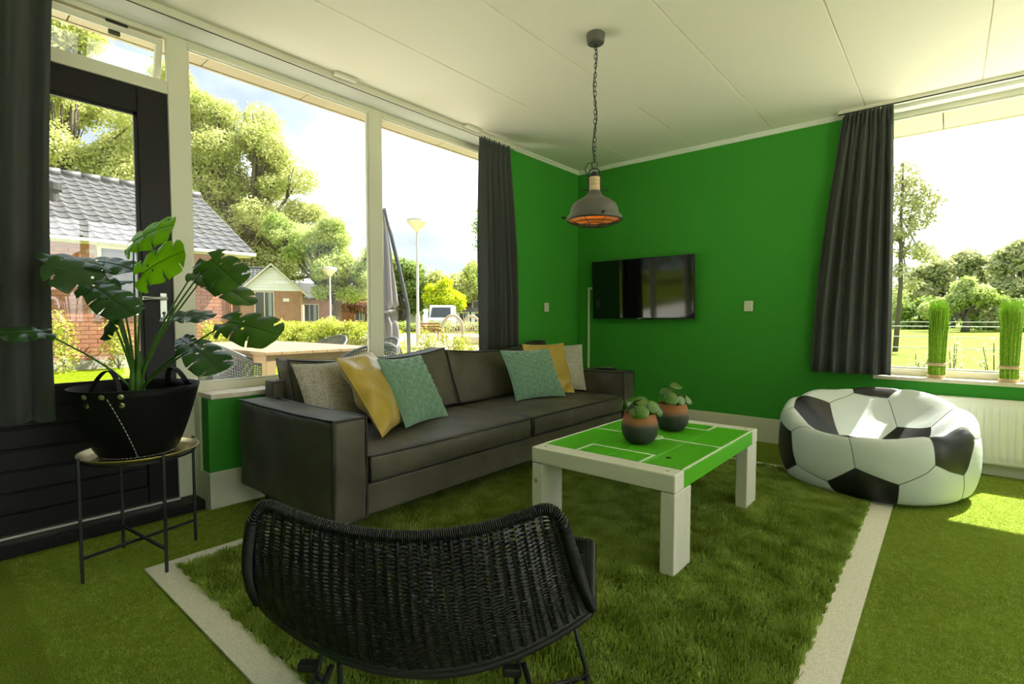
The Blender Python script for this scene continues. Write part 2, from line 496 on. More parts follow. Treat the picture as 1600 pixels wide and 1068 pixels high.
# left wall (green): low wall under the glazing, full-height part beyond it
wl = MB()
wl.box(-3.145, XL, 1.05, YB, 0, 0.605)
wl.box(-3.30, -3.145, 1.052, YB, -0.1, 0.600)
wl.box(-3.30, XL, 3.58, YB, 0.605, ZC)
wl.box(-3.30, -3.10, YF, -0.90, 0, ZC)
struct(wl.build('wall_left', M['green_wall']))
wr = MB()
wr.box(XR, XR + 0.2, YF, YB, -0.1, 0.06).box(XR, XR + 0.2, YF, -2.3, 0.06, ZC).box(XR, XR + 0.2, 3.9, YB, 0.06, ZC)
wr.box(XR, XR + 0.2, -2.3, 3.9, 2.52, ZC)
struct(wr.build('wall_right', M['cornice']))
wf = MB()
wf.box(-3.3, XR, YF - 0.2, YF, -0.1, 0.06).box(-3.3, 1.50, YF - 0.2, YF, 0.06, ZC).box(2.9, XR + 0.2, YF - 0.2, YF, 0.06, ZC)
wf.box(1.50, 2.9, YF - 0.2, YF, 2.52, ZC)
struct(wf.build('wall_front', M['green_wall']))

# roof slab above the room with the overhanging eaves and their soffit boards
struct(MB().box(-3.55, XR + 0.5, YF - 0.6, 5.54, ZC + 0.06, ZC + 0.22).build('roof_slab', M['roof_cover']))
eav = struct(MB().box(-3.585, -3.565, YF - 0.6, 5.60, ZC - 0.005, ZC + 0.24).box(-3.585, XR + 0.5, 5.565, 5.60, ZC - 0.005, ZC + 0.24)
             .build('trim_1', M['soffit']))
yy = [-3.2 + 0.635 * k - 0.004 for k in range(0, 15)]
for i in range(len(yy) - 1):
    a = yy[i] + 0.003; b = min(yy[i + 1], 5.565) - 0.003
    if b - a > 0.05:
        MB().box(-3.566, -3.262, a + 0.0, b, ZC + 0.0, ZC + 0.015).build('soffit_board', M['soffit'], eav, bevel=0.003, seg=1)
for i in range(10):
    a = -3.28 + i * 0.8
    MB().box(a + 0.003, min(a + 0.797, XR), 4.862, 5.566, ZC, ZC + 0.015).build('soffit_board', M['soffit'], eav, bevel=0.003, seg=1)

# skirtings
def skirting(name, boxes):
    m = MB()
    for b in boxes: m.box(*b)
    struct(m.build(name, M['skirting'], bevel=0.004, seg=2))
skirting('baseboard_left', [(XL, XL + 0.012, 1.038, YB, 0, 0.205), (-3.235, XL + 0.012, 1.038, 1.050, 0, 0.205)])
skirting('baseboard_back', [(XL, XR, YB - 0.012, YB, 0, 0.205)])

# cornices along the walls
def cornice(name, p0, p1, nrm):
    nrm = Vector(nrm)
    prof = [(0, 0), (0.028, 0), (0.028, -0.010), (0.012, -0.022), (0.010, -0.034), (0, -0.034)]
    poly = [(p0[0] + nrm.x * a, p0[1] + nrm.y * a, ZC - 0.004 + b) for a, b in prof]
    struct(MB().prism(poly, (p1[0] - p0[0], p1[1] - p0[1], 0)).build(name, M['cornice']))
cornice('trim_2', (XL, 3.58), (XL, YB), (1, 0, 0))
cornice('trim_3', (XL, YB), (-0.42, YB), (0, -1, 0))
# sloped boxing between the left glazing and the ceiling
struct(MB().prism([(-3.22, 0, 2.56), (-3.205, 0, 2.56), (-3.10, 0, 2.596), (-3.22, 0, 2.596)], (0, 3.58 + 0.9, 0)).build('trim_4', M['cornice']))
bpy.data.objects['trim_4'].location.y = -0.9

# ------------------------------------------------------------------ left glazing
def frame_part(name, boxes, parent, mat='white_frame', bev=0.003):
    m = MB()
    for b in boxes: m.box(*b)
    return m.build(name, M[mat], parent, bevel=bev, seg=2)

w1 = struct(thing('window_1', None, None, (-3.27, 2.3, 0.62)))
XF0, XF1 = -3.260, -3.22
frame_part('post', [(XF0, XF1, 0.955, 1.052, 0.055, 2.60)], w1)
frame_part('post', [(XF0, XF1, 2.212, 2.318, 0.62, 2.60)], w1)
frame_part('post', [(XF0, XF1, 3.47, 3.58, 0.60, 2.60)], w1)
frame_part('head', [(XF0, XF1, 1.052, 2.212, 2.522, 2.60), (XF0, XF1, 2.318, 3.47, 2.522, 2.60)], w1)
frame_part('rail', [(XF0, XF1, 1.052, 2.212, 0.600, 0.676), (XF0, XF1, 2.318, 3.47, 0.600, 0.676)], w1)
for a, b in ((1.052, 2.212), (2.318, 3.47)):
    frame_part('glazing_bead', [(XF0 + 0.004, XF1 - 0.018, a, a + 0.014, 0.676, 2.522), (XF0 + 0.004, XF1 - 0.018, b - 0.014, b, 0.676, 2.522),
                                (XF0 + 0.004, XF1 - 0.018, a, b, 0.676, 0.690), (XF0 + 0.004, XF1 - 0.018, a, b, 2.517, 2.522)], w1)
    MB().box(-3.250, -3.245, a + 0.006, b - 0.006, 0.684, 2.518).build('pane', M['glass'], w1)
struct(MB().box(-3.235, -3.03, 1.058, 3.62, 0.606, 0.634).build('window_1_sill', M['sill'], bevel=0.004, seg=2)).name = 'window_sill'
struct(MB().box(-3.225, -3.146, 1.0385, 1.052, 0.055, 0.612).build('trim_5', M['white_frame']))

# vent window above the door
w2 = struct(thing('window_2', None, None, (-3.27, 0.5, 2.3)))
frame_part('post', [(XF0, XF1, -0.09, 0.0, 0.055, 2.60)], w2)
frame_part('head', [(XF0, XF1, 0.0, 0.955, 2.535, 2.60)], w2)
frame_part('rail', [(XF0, XF1, 0.0, 0.955, 2.243, 2.310)], w2)
# top-hung sash standing ajar, its foot swung outward
sash_t = radians(16)
def sash_pt(y, d, off=0.0):   # d = distance down from the hinge
    return Vector((-3.252 - sin(sash_t) * d + off * cos(sash_t), y, 2.528 - cos(sash_t) * d - off * sin(sash_t)))
def sash_box(mb, y0, y1, d0, d1, t=0.018):
    c = (sash_pt(y0, d0) + sash_pt(y1, d1)) / 2
    az = (sash_pt(0, d1) - sash_pt(0, d0)) / 2
    ax = (sash_pt(0, 0, 1) - sash_pt(0, 0, 0)) * t
    return mb.obox(c, ax, (0, (y1 - y0) / 2, 0), az)
sm = MB()
sash_box(sm, 0.012, 0.943, 0.0, 0.030); sash_box(sm, 0.012, 0.943, 0.205, 0.235)
sash_box(sm, 0.012, 0.040, 0.030, 0.205); sash_box(sm, 0.915, 0.943, 0.030, 0.205)
sash = sm.build('sash', M['white_frame'], w2, bevel=0.002, seg=1)
g = MB(); sash_box(g, 0.04, 0.915, 0.03, 0.205, 0.003); g.build('pane', M['glass'], sash)
MB().box(-3.275, -3.235, 0.70, 0.79, 2.520, 2.535).build('hinge', M['black_plastic'], w2)
MB().box(-3.28, -3.262, 0.715, 0.765, 2.478, 2.505).build('catch', M['black_plastic'], w2, bevel=0.006)

# fixed light beside the door (behind the near curtain)
w4 = struct(thing('window_4', None, None, (-3.27, -0.5, 0.6)))
frame_part('post', [(XF0, XF1, -0.90, -0.83, 0.0, 2.60)], w4)
frame_part('head', [(XF0, XF1, -0.83, -0.09, 2.522, 2.60)], w4)
MB().box(-3.256, -3.23, -0.83, -0.09, 0.055, 0.70).build('panel', M['black_door'], w4)
MB().box(-3.250, -3.245, -0.83, -0.09, 0.70, 2.522).build('pane', M['glass'], w4)
struct(MB().box(-3.33, -3.09, -0.9, 1.04, 0.0, 0.048).build('door_sill', M['black_door'], bevel=0.003)).name = 'threshold'

# ------------------------------------------------------------------ black terrace door
d1 = struct(thing('door_1', None, None, (-3.26, 0.48, 0.06)))
DX0, DX1 = -3.259, -3.226
dm = MB()
dm.box(DX0, DX1, 0.815, 0.952, 0.062, 2.240).box(DX0, DX1, 0.004, 0.140, 0.062, 2.240)
dm.box(DX0, DX1, 0.140, 0.815, 2.108, 2.240).box(DX0, DX1, 0.140, 0.815, 0.640, 0.722)
dm.box(DX0, DX1, 0.140, 0.815, 0.062, 0.150)
dm.build('leaf', M['black_door'], d1, bevel=0.004, seg=2)
for k in range(5):
    z0 = 0.150 + k * 0.098
    MB().box(DX0 + 0.008, DX1 - 0.008, 0.140, 0.815, z0 + 0.003, z0 + 0.096).build('board', M['black_door'], d1, bevel=0.006, seg=2)
MB().box(DX0 + 0.012, DX0 + 0.018, 0.130, 0.820, 0.15, 0.65).build('backing_board', M['black_door'], d1)
bd = MB()
bd.box(DX1 - 0.022, DX1 - 0.006, 0.800, 0.815, 0.722, 2.108).box(DX1 - 0.022, DX1 - 0.006, 0.140, 0.155, 0.722, 2.108)
bd.box(DX1 - 0.022, DX1 - 0.006, 0.140, 0.815, 2.094, 2.108).box(DX1 - 0.022, DX1 - 0.006, 0.140, 0.815, 0.722, 0.736)
bd.build('glazing_bead', M['black_door'], d1)
MB().box(DX0 + 0.010, DX0 + 0.016, 0.145, 0.810, 0.727, 2.103).build('pane', M['glass'], d1)
MB().box(DX1 - 0.002, DX1 + 0.008, 0.888, 0.922, 1.028, 1.182).build('handle_plate', M['metal_grey'], d1, bevel=0.003)
hm = MB(); hm.tube([(DX1 + 0.006, 0.905, 1.152), (DX1 + 0.050, 0.905, 1.152), (DX1 + 0.056, 0.898, 1.152), (DX1 + 0.056, 0.800, 1.152)], 0.009, 10)
hd = hm.build('door_handle', M['metal_grey'], d1, smooth=True)
km = MB(); m90 = Matrix.Rotation(pi / 2, 3, 'Y')
km.lathe([(0, 0), (0.008, 0), (0.008, 0.006), (0, 0.006)], 14, (DX1 + 0.006, 0.905, 1.075), m3=m90)
km.box(DX1 + 0.006, DX1 + 0.011, 0.902, 0.908, 1.055, 1.072)
km.build('key_cylinder', M['black_metal'], d1)
MB().box(DX1 - 0.005, -3.200, -0.05, 0.953, 0.050, 0.062).build('drip_strip', M['metal_grey'], d1, bevel=0.002)
for z in (1.62, 1.9):
    MB().lathe([(0, 0), (0.004, 0), (0.003, 0.003), (0, 0.003)], 10, (DX1, 0.835, z), m3=m90).build('screw', M['black_metal'], d1)

# ------------------------------------------------------------------ back window (right)
w3 = struct(thing('window_3', None, None, (1.1, 4.85, 0.62)))
BY0, BY1 = 4.80, 4.86
frame_part('post', [(-0.42, -0.375, BY0, BY1, 0.60, 2.60)], w3)
frame_part('post', [(1.30, 1.40, BY0, BY1, 0.60, 2.60)], w3)
frame_part('post', [(2.69, 2.75, BY0, BY1, 0.60, 2.60)], w3)
frame_part('head', [(-0.375, 1.30, BY0, BY1, 2.530, 2.60), (1.40, 2.69, BY0, BY1, 2.530, 2.60)], w3)
frame_part('rail', [(-0.375, 1.30, BY0, BY1, 0.600, 0.675), (1.40, 2.69, BY0, BY1, 0.600, 0.675)], w3)
for a, b in ((-0.375, 1.30), (1.40, 2.69)):
    frame_part('glazing_bead', [(a, b, BY0 + 0.018, BY1 - 0.01, 0.675, 0.689), (a, b, BY0 + 0.018, BY1 - 0.01, 2.516, 2.530),
                                (a, a + 0.014, BY0 + 0.018, BY1 - 0.01, 0.675, 2.53), (b - 0.014, b, BY0 + 0.018, BY1 - 0.01, 0.675, 2.53)], w3)
    MB().box(a + 0.006, b - 0.006, 4.836, 4.842, 0.683, 2.522).build('pane', M['glass'], w3)
s3 = struct(MB().box(-0.42, 2.75, YB - 0.022, BY0 + 0.005, 0.600, 0.626).build('window_sill', M['sill'], bevel=0.004, seg=2))
# stepped boxing over the back window
struct(MB().box(-0.42, XR, 4.70, 4.80, 2.560, 2.598).box(-0.42, XR, 4.64, 4.70, 2.585, 2.598).build('trim_6', M['cornice'], bevel=0.003))

# unseen glazed doors added behind and beside the camera to bring in daylight
w5 = struct(thing('added_window_5', None, None, (1.6, YF - 0.1, 0.06)))
for a in (1.50, 2.81):
    frame_part('post', [(a, a + 0.09, YF - 0.16, YF - 0.05, 0.06, 2.52)], w5)
frame_part('rail', [(1.50, 2.9, YF - 0.16, YF - 0.05, 0.06, 0.12)], w5)
for a, b in ((1.59, 2.81),):
    MB().box(a, b, YF - 0.105, YF - 0.099, 0.12, 2.52).build('pane', M['glass'], w5)
w6 = struct(thing('added_window_6', None, None, (XR + 0.1, 0.5, 0.06)))
for a in (-2.3, -0.27, 1.76, 3.81):
    frame_part('post', [(XR + 0.05, XR + 0.16, a, a + 0.09, 0.06, 2.52)], w6)
frame_part('rail', [(XR + 0.05, XR + 0.16, -2.3, 3.9, 0.06, 0.12)], w6)
for a, b in ((-2.21, -0.27), (-0.18, 1.76), (1.85, 3.81)):
    MB().box(XR + 0.1, XR + 0.106, a, b, 0.12, 2.52).build('pane', M['glass'], w6)

# ------------------------------------------------------------------ curtain rails
r1 = thing('curtain_rail', 'long white ceiling rail over the glazed wall with the terrace door', 'rail', (-3.06, 1.4, 2.6))
MB().box(-3.045, -3.015, -0.88, 3.60, 2.560, 2.596).build('track', M['white_frame'], r1, bevel=0.002)
MB().box(-3.0325, -3.0275, -0.88, 3.60, 2.557, 2.561).build('slot', M['black_plastic'], r1)
for y in (0.62, 1.80, 2.95):
    MB().box(-3.013, -2.970, y, y + 0.16, 2.574, 2.596).build('bracket', M['white_frame'], r1, bevel=0.006)
r2 = thing('curtain_rail', 'white ceiling rail over the window above the radiator', 'rail', (1.0, 4.60, 2.6))
MB().box(-0.68, 2.9, 4.585, 4.615, 2.575, 2.597).build('track', M['white_frame'], r2, bevel=0.002)
MB().box(-0.68, 2.9, 4.596, 4.604, 2.568, 2.576).build('slot', M['black_plastic'], r2)

# ------------------------------------------------------------------ curtains
def curtain(label, p0t, p1t, p0b, p1b, zt, zb, folds, amp, seed, nrm, flip=False):
    """p0t/p1t top ends, p0b/p1b bottom ends (x,y)"""
    rng = random.Random(seed)
    root = thing('curtain', label, 'curtain', ((p0t[0] + p1t[0]) / 2, (p0t[1] + p1t[1]) / 2, zb), 'charcoal pleated curtains')
    ph = [rng.uniform(0, 6.28) for _ in range(6)]
    nrm = Vector((nrm[0], nrm[1], 0))
    def fn(u, t):
        tt = t ** 1.0
        a = Vector((p0t[0] + (p1t[0] - p0t[0]) * u, p0t[1] + (p1t[1] - p0t[1]) * u, 0))
        b = Vector((p0b[0] + (p1b[0] - p0b[0]) * u, p0b[1] + (p1b[1] - p0b[1]) * u, 0))
        e = 1 - (1 - tt) ** 1.6
        p = a.lerp(b, e)
        w = 2 * pi * folds * u
        k = min(1, 0.35 + tt * 1.3)
        o = sin(w + ph[0] + 0.5 * sin(2.2 * u * pi + tt * 1.2)) + 0.45 * sin(w * 1.9 + ph[1] + tt * 1.3) * (1 - tt * 0.5) + 0.3 * sin(w * 0.43 + ph[2] + tt * 2)
        if t < 0.06: o = o * 0.6 + 0.9 * sin(w * 2 + ph[3])
        q = p + nrm * (amp * k * o)
        along = Vector((p1b[0] - p0b[0], p1b[1] - p0b[1], 0))
        q += along * (0.010 * sin(w * 1.0 + ph[4] + tt * 2.2) * k)
        z = zt + (zb - zt) * t
        if t > 0.99: z += 0.004 * sin(w + ph[5])
        return (q.x, q.y, z)
    mb = MB().grid(fn, folds * 16, 44)
    mb.build('fabric', M['curtain'], root, smooth=True, solid=0.004, recalc=False)
    nh = folds * 2 + 1
    for i in range(nh):
        u = i / (nh - 1)
        x = p0t[0] + (p1t[0] - p0t[0]) * u; y = p0t[1] + (p1t[1] - p0t[1]) * u
        MB().tube([(x, y, zt - 0.012), (x, y, zt + 0.004)], 0.004, 6).build('glider', M['white_plastic'], root, smooth=True)
    return root
curtain('near dark curtain hanging at the left edge beside the black terrace door', (-3.0, -0.45), (-3.0, 0.47), (-3.0, -0.50), (-3.0, 0.415), 2.553, 0.60, 8, 0.040, 3, (1, 0))
curtain('dark curtain between the glazed wall and the green corner behind the sofa', (-2.995, 3.13), (-2.995, 3.50), (-2.995, 3.13), (-2.985, 3.62), 2.553, 0.72, 6, 0.030, 5, (1, 0))
curtain('dark short curtain left of the window over the radiator', (-0.645, 4.60), (-0.345, 4.60), (-0.81, 4.59), (-0.305, 4.60), 2.566, 0.635, 6, 0.036, 11, (0, -1))
# ------------------------------------------------------------------ sofa
SX0, SX1, SY0, SY1 = -2.96, -2.00, 1.17, 3.95
AW = 0.175
sofa = thing('sofa', 'long low anthracite leather sofa with piped box cushions under the window wall', 'sofa', (-2.48, 2.56, 0.0))
mb = MB().box(SX0 + 0.05, SX1 - 0.02, SY0 + AW, SY1 - AW, 0.135, 0.285)
mb.build('base', M['leather'], sofa, bevel=0.012, seg=3)
mb = MB(); softbox(mb, ((SX0 + 0.05), (SY0 + SY1) / 2, 0.42), (0.055, (SY1 - SY0) / 2 - AW + 0.03, 0.28), 10, (0.004, 0, 0.004))
mb.build('back_frame', M['leather'], sofa, smooth=True)

def rect_pipe(mb, pts, r=0.0055, step=0.06, wob=0.0):
    out = []
    rng = random.Random(len(pts))
    for i in range(len(pts)):
        a = Vector(pts[i]); b = Vector(pts[(i + 1) % len(pts)])
        n = max(1, int((b - a).length / step))
        for k in range(n):
            q = a.lerp(b, k / n)
            if wob: q = q + Vector((rng.uniform(-1, 1), rng.uniform(-1, 1), rng.uniform(-1, 1))) * wob
            out.append(q)
    mb.tube(out, r, 6, closed=True)

def arm(y0, y1, ztop, side):
    c = ((SX0 + SX1) / 2 + 0.0, (y0 + y1) / 2, (0.13 + ztop) / 2)
    d = ((SX1 - SX0) / 2, (y1 - y0) / 2, (ztop - 0.13) / 2)
    def sag(p, q):   # slightly slumped top, as on a worn arm
        k = 1 - (q.x) ** 2
        if q.z > 0.5: p[2] -= 0.008 * k * (0.5 + 0.5 * sin(q.x * 7))
        p[1] += 0.004 * sin(q.x * 9 + q.z * 5) * side
        return p
    m = MB(); softbox(m, c, d, 16, (0.010, 0.012, 0.006), sag=sag)
    a = m.build('arm', M['leather'], sofa, smooth=True)
    pm = MB()
    e = 0.004
    for x in (SX1 - 0.004,):
        rect_pipe(pm, [(x, y0 + e, 0.14), (x, y1 - e, 0.14), (x, y1 - e, ztop - e), (x, y0 + e, ztop - e)], 0.006, wob=0.0012)
    x = SX0 + 0.004
    for y in (y0 + e, y1 - e):
        n = 16
        pm.tube([(SX1 - 0.005 - (SX1 - SX0 - 0.01) * k / n, y + 0.001 * sin(k), ztop - e + 0.002 - 0.006 * sin(pi * k / n)) for k in range(n + 1)], 0.006, 6)
    pm.build('piping', M['piping'], a, smooth=True)
arm(SY0, SY0 + AW, 0.605, 1)
arm(SY1 - AW, SY1, 0.605, -1)

YS = 2.575
def seat_cushion(y0, y1, seed):
    x0, x1 = SX0 + 0.14, SX1 - 0.005
    z0, z1 = 0.288, 0.418
    def sag(p, q):
        r2 = (q.y * 0.9) ** 2 + (q.x * 0.8) ** 2
        if q.z > 0.5: p[2] += 0.006 * sin(q.y * 6 + seed) * (1 - q.x ** 2) - 0.004
        if q.z < -0.5 and q.x > 0: p[2] += 0.003
        if q.x > 0.9: p[0] += 0.006 * sin(q.y * 5 + seed)
        return p
    m = MB(); softbox(m, ((x0 + x1) / 2, (y0 + y1) / 2, (z0 + z1) / 2), ((x1 - x0) / 2, (y1 - y0) / 2, (z1 - z0) / 2), 16, (0.012, 0.0, 0.022), sag=sag)
    c = m.build('seat_cushion', M['leather'], sofa, smooth=True)
    pm = MB()
    for z in (z0 + 0.010, z1 - 0.006):
        rect_pipe(pm, [(x1 - 0.004, y0 + 0.006, z), (x1 - 0.004, y1 - 0.006, z), (x0, y1 - 0.004, z), (x0, y0 + 0.004, z)], 0.006, wob=0.001)
    for y in (y0 + 0.006, y1 - 0.006):
        pm.tube([(x1 - 0.003, y, z0 + 0.01), (x1 + 0.002, y, (z0 + z1) / 2), (x1 - 0.003, y, z1 - 0.006)], 0.006, 6)
    pm.build('piping', M['piping'], c, smooth=True)
seat_cushion(SY0 + AW + 0.012, YS - 0.004, 1)
seat_cushion(YS + 0.004, SY1 - AW - 0.008, 3)

def back_cushion(y0, y1, seed, up0, up1):
    """leaning box cushion; up0/up1 raise its two top corners"""
    zb, zt = 0.43, 0.80
    def sag(p, q):
        lean = (p[2] - zb) / (zt - zb)
        p[0] -= 0.15 * lean
        s = (q.y + 1) / 2
        if q.z > 0: 
            p[2] += q.z * (up0 * (1 - s) ** 6 + up1 * s ** 6) - 0.020 * q.z * (1 - q.y ** 2)
        p[0] += 0.006 * sin(q.y * 6 + seed) * (1 - q.z ** 2)
        return p
    m = MB(); softbox(m, (-2.745, (y0 + y1) / 2, (zb + zt) / 2), (0.070, (y1 - y0) / 2, (zt - zb) / 2), 16, (0.045, 0.0, 0.0), sag=sag)
    c = m.build('back_cushion', M['leather'], sofa, smooth=True)
    pm = MB()
    for xx in (-2.675 - 0.004, -2.815 + 0.004):
        pts = []
        n = 14
        for k in range(n + 1):
            q = -1 + 2 * k / n; s = (q + 1) / 2
            pts.append((xx - 0.15, y0 + (y1 - y0) * s, zt - 0.004 + up0 * (1 - s) ** 6 + up1 * s ** 6 - 0.020 * (1 - q * q)))
        pts[0] = (pts[0][0], y0 + 0.006, pts[0][2]); pts[-1] = (pts[-1][0], y1 - 0.006, pts[-1][2])
        pts += [(xx - 0.075, y1 - 0.004, (zb + zt) / 2), (xx, y1 - 0.006, zb + 0.008), (xx, (y0 + y1) / 2, zb + 0.004), (xx, y0 + 0.006, zb + 0.008), (xx - 0.075, y0 + 0.004, (zb + zt) / 2)]
        pm.tube(pts, 0.006, 6, closed=True)
    pm.build('piping', M['piping'], c, smooth=True)
back_cushion(SY0 + AW + 0.035, YS - 0.006, 1, 0.018, 0.035)
back_cushion(YS + 0.006, SY1 - AW + 0.03, 4, 0.018, 0.050)
for x in (SX0 + 0.10, SX1 - 0.14):
    for y in (SY0 + 0.12, SY1 - 0.12):
        MB().obox((x, y, 0.068), (0.022, 0, 0), (0, 0.022, 0), (0, 0, 0.066)).build('foot', M['black_metal'], sofa, bevel=0.004)

# ------------------------------------------------------------------ scatter cushions
def pillow(label, BL, BR, TL, T, mat, group, kind, seed=0, pinch=0.07):
    BL, BR, TL = Vector(BL), Vector(BR), Vector(TL)
    u = BR - BL; v = TL - BL
    c = BL + (u + v) / 2
    root = thing('throw_pillow', label, 'cushion', tuple(c), group)
    n = u.cross(v).normalized()
    if n.x < 0: n = -n
    N = 110 if kind == 'quilt' else 44
    rng = random.Random(seed)
    ph = [rng.uniform(0, 6) for _ in range(6)]
    L = u.length
    def base(a, b):
        A, B = 2 * a - 1, 2 * b - 1
        px = A * (1 - pinch * (1 - B * B)); py = B * (1 - pinch * (1 - A * A))
        return A, B, px, py
    def surf(sgn):
        def fn(a, b):
            A, B, px, py = base(a, b)
            h = ((1 - abs(A) ** 2.6) * (1 - abs(B) ** 2.6))
            h = max(h, 0) ** 0.55 * T
            d = 0
            if kind == 'quilt' and sgn > 0:
                s = 0.060
                X = A * L / 2; Y = B * L / 2
                k = []
                for ang in (0.0, pi / 3, 2 * pi / 3):
                    q = (X * cos(ang + 0.12) + Y * sin(ang + 0.12)) / (s * 0.866)
                    fr = abs(q - round(q)); k.append(fr)
                mn = min(k)
                d = 0.012 * min(1, mn / 0.28) - 0.006
                d *= min(1, h / (T * 0.35))
            elif kind == 'satin':
                e = max(abs(A), abs(B))
                d = 0.010 * sin(A * 5 + ph[0] + 3 * B) * e + 0.008 * sin(B * 9 + ph[1] + A * 4) * e ** 2 + 0.007 * sin((A - B) * 7 + ph[2]) * e
                d *= min(1, h / (T * 0.4))
            else:
                d = 0.006 * sin(A * 4 + ph[0]) * sin(B * 4 + ph[1]) * min(1, h / (T * 0.4))
            return tuple(c + u * (px / 2) + v * (py / 2) + n * (sgn * (h + d)))
        return fn
    m = MB()
    m.grid(surf(1), N, N); m.grid(surf(-1), N // 2, N // 2)
    cov = m.build('cover', mat, root, smooth=True, recalc=False)
    pts = []
    K = 12
    for (a0, b0, a1, b1) in ((0, 0, 1, 0), (1, 0, 1, 1), (1, 1, 0, 1), (0, 1, 0, 0)):
        for k in range(K):
            A, B, px, py = base(a0 + (a1 - a0) * k / K, b0 + (b1 - b0) * k / K)
            pts.append(c + u * (px / 2) + v * (py / 2))
    pm = MB(); pm.tube(pts, 0.0035, 6, closed=True)
    pm.build('edge_seam', mat, root, smooth=True)
    return root
pillow('grey glittery boucle cushion beside the near arm of the sofa', (-2.56, 1.375, 0.455), (-2.62, 1.77, 0.455), (-2.70, 1.345, 0.80), 0.055, M['grey_fur'], 'scatter cushions on the sofa', 'fur', 1)
pillow('gold satin cushion between the grey cushion and the left sage one', (-2.195, 1.565, 0.440), (-2.44, 1.95, 0.450), (-2.51, 1.495, 0.835), 0.070, M['gold_satin'], 'scatter cushions on the sofa', 'satin', 2)
pillow('sage green triangle-quilted velvet cushion on the near seat', (-2.285, 1.785, 0.440), (-2.365, 2.175, 0.440), (-2.52, 1.765, 0.81), 0.060, M['green_velvet'], 'scatter cushions on the sofa', 'quilt', 3)
pillow('sage green triangle-quilted velvet cushion on the far seat', (-2.42, 2.905, 0.440), (-2.28, 3.345, 0.440), (-2.63, 2.965, 0.80), 0.060, M['green_velvet'], 'scatter cushions on the sofa', 'quilt', 4)
pillow('gold satin cushion behind the sage cushion on the far seat', (-2.47, 3.16, 0.440), (-2.33, 3.545, 0.440), (-2.66, 3.27, 0.835), 0.060, M['gold_satin'], 'scatter cushions on the sofa', 'satin', 5)
pillow('grey glittery boucle cushion against the far arm of the sofa', (-2.51, 3.48, 0.440), (-2.33, 3.72, 0.440), (-2.63, 3.60, 0.82), 0.045, M['grey_fur'], 'scatter cushions on the sofa', 'fur', 6)

rc = thing('remote_control', 'black remote control lying on the far sofa arm', 'remote', (-2.22, 3.86, 0.612))
MB().obox((-2.22, 3.86, 0.620), (0.085, 0.02, 0), (-0.005, 0.022, 0), (0, 0, 0.009)).build('case', M['black_plastic'], rc, bevel=0.004)
bm_ = MB()
for i in range(6):
    for j in (-1, 0, 1):
        bm_.obox((-2.28 + i * 0.022 + j * -0.002, 3.846 + i * 0.005 + j * 0.012, 0.630), (0.005, 0, 0), (0, 0.003, 0), (0, 0, 0.0015))
tag(bm_.build('button', M['metal_grey'], rc), kind='stuff')

# ------------------------------------------------------------------ rug with the white pitch line
rug = thing('rug', 'shaggy green rug edged with a white pitch line on the turf floor', 'rug', (-1.36, 2.3, 0.0))
RX0, RX1, RY0, RY1 = -2.42, -0.31, 0.71, 3.88
bo = MB()
h = 0.008
bo.box(RX0 - 0.10, RX1 + 0.105, RY0 - 0.10, RY0, 0.001, h).box(RX0 - 0.10, RX1 + 0.105, RY1, RY1 + 0.10, 0.001, h)
bo.box(RX0 - 0.10, RX0, RY0, RY1, 0.001, h).box(RX1, RX1 + 0.105, RY0, RY1, 0.001, h)
bo.build('border', M['line_carpet'], rug)
MB().box(RX0, RX1, RY0, RY1, 0.001, 0.009).build('backing', M['shag_base'], rug)
def shag():
    rng = np.random.default_rng(7)
    N = 430000
    x = rng.uniform(RX0 - 0.006, RX1 + 0.006, N); y = rng.uniform(RY0 - 0.006, RY1 + 0.006, N)
    x = x + 0.006 * np.sin(y * 70); y = y + 0.006 * np.sin(x * 65)
    # patchy lie of the pile
    f1 = np.sin(x * 5.1 + 1.3 * np.sin(y * 3.7)) * np.cos(y * 6.3 + 1.1 * np.sin(x * 4.9)) + 0.5 * np.sin(x * 13 + y * 9)
    ang = 1.6 * f1 + 2.3 * np.sin(x * 2.9 - y * 2.7) + 1.3 * np.sin(x * 23 + 2 * np.sin(y * 17)) + rng.normal(0, 1.3, N)
    lean = 0.34 + 0.20 * np.cos(f1 * 2 + x * 9) + rng.normal(0, 0.2, N)
    L = rng.uniform(0.016, 0.029, N) * (1 + 0.15 * np.sin(x * 31 + y * 7) * np.sin(y * 29 - x * 11))
    dx = np.cos(ang) * lean; dy = np.sin(ang) * lean; dz = np.sqrt(np.clip(1 - np.clip(lean, 0, .95) ** 2, 0.08, 1))
    w = rng.uniform(0.0011, 0.0019, N)
    pa = rng.uniform(0, 2 * pi, N); wx = np.cos(pa) * w; wy = np.sin(pa) * w
    z0 = np.full(N, 0.006)
    v = np.empty((N, 4, 3), dtype=np.float32)
    v[:, 0] = np.stack([x - wx, y - wy, z0], 1); v[:, 1] = np.stack([x + wx, y + wy, z0], 1)
    mx_ = x + dx * L * 0.45; my_ = y + dy * L * 0.45; mz_ = z0 + L * 0.62 * dz
    tx = x + dx * L; ty = y + dy * L; tz = z0 + L * dz
    v[:, 2] = np.stack([tx + wx * .8, ty + wy * .8, tz], 1); v[:, 3] = np.stack([tx - wx * .8, ty - wy * .8, tz], 1)
    f = np.arange(N * 4, dtype=np.int32).reshape(N, 4)
    return fast_mesh('pile', v.reshape(-1, 3), f, M['shag'], rug)
M['shag'] = leaf_material('shag_pile', (0.21, 0.30, 0.035), (0.40, 0.51, 0.12), 9, 0.15, 0.6, 0.25)
tag(shag(), kind='stuff')

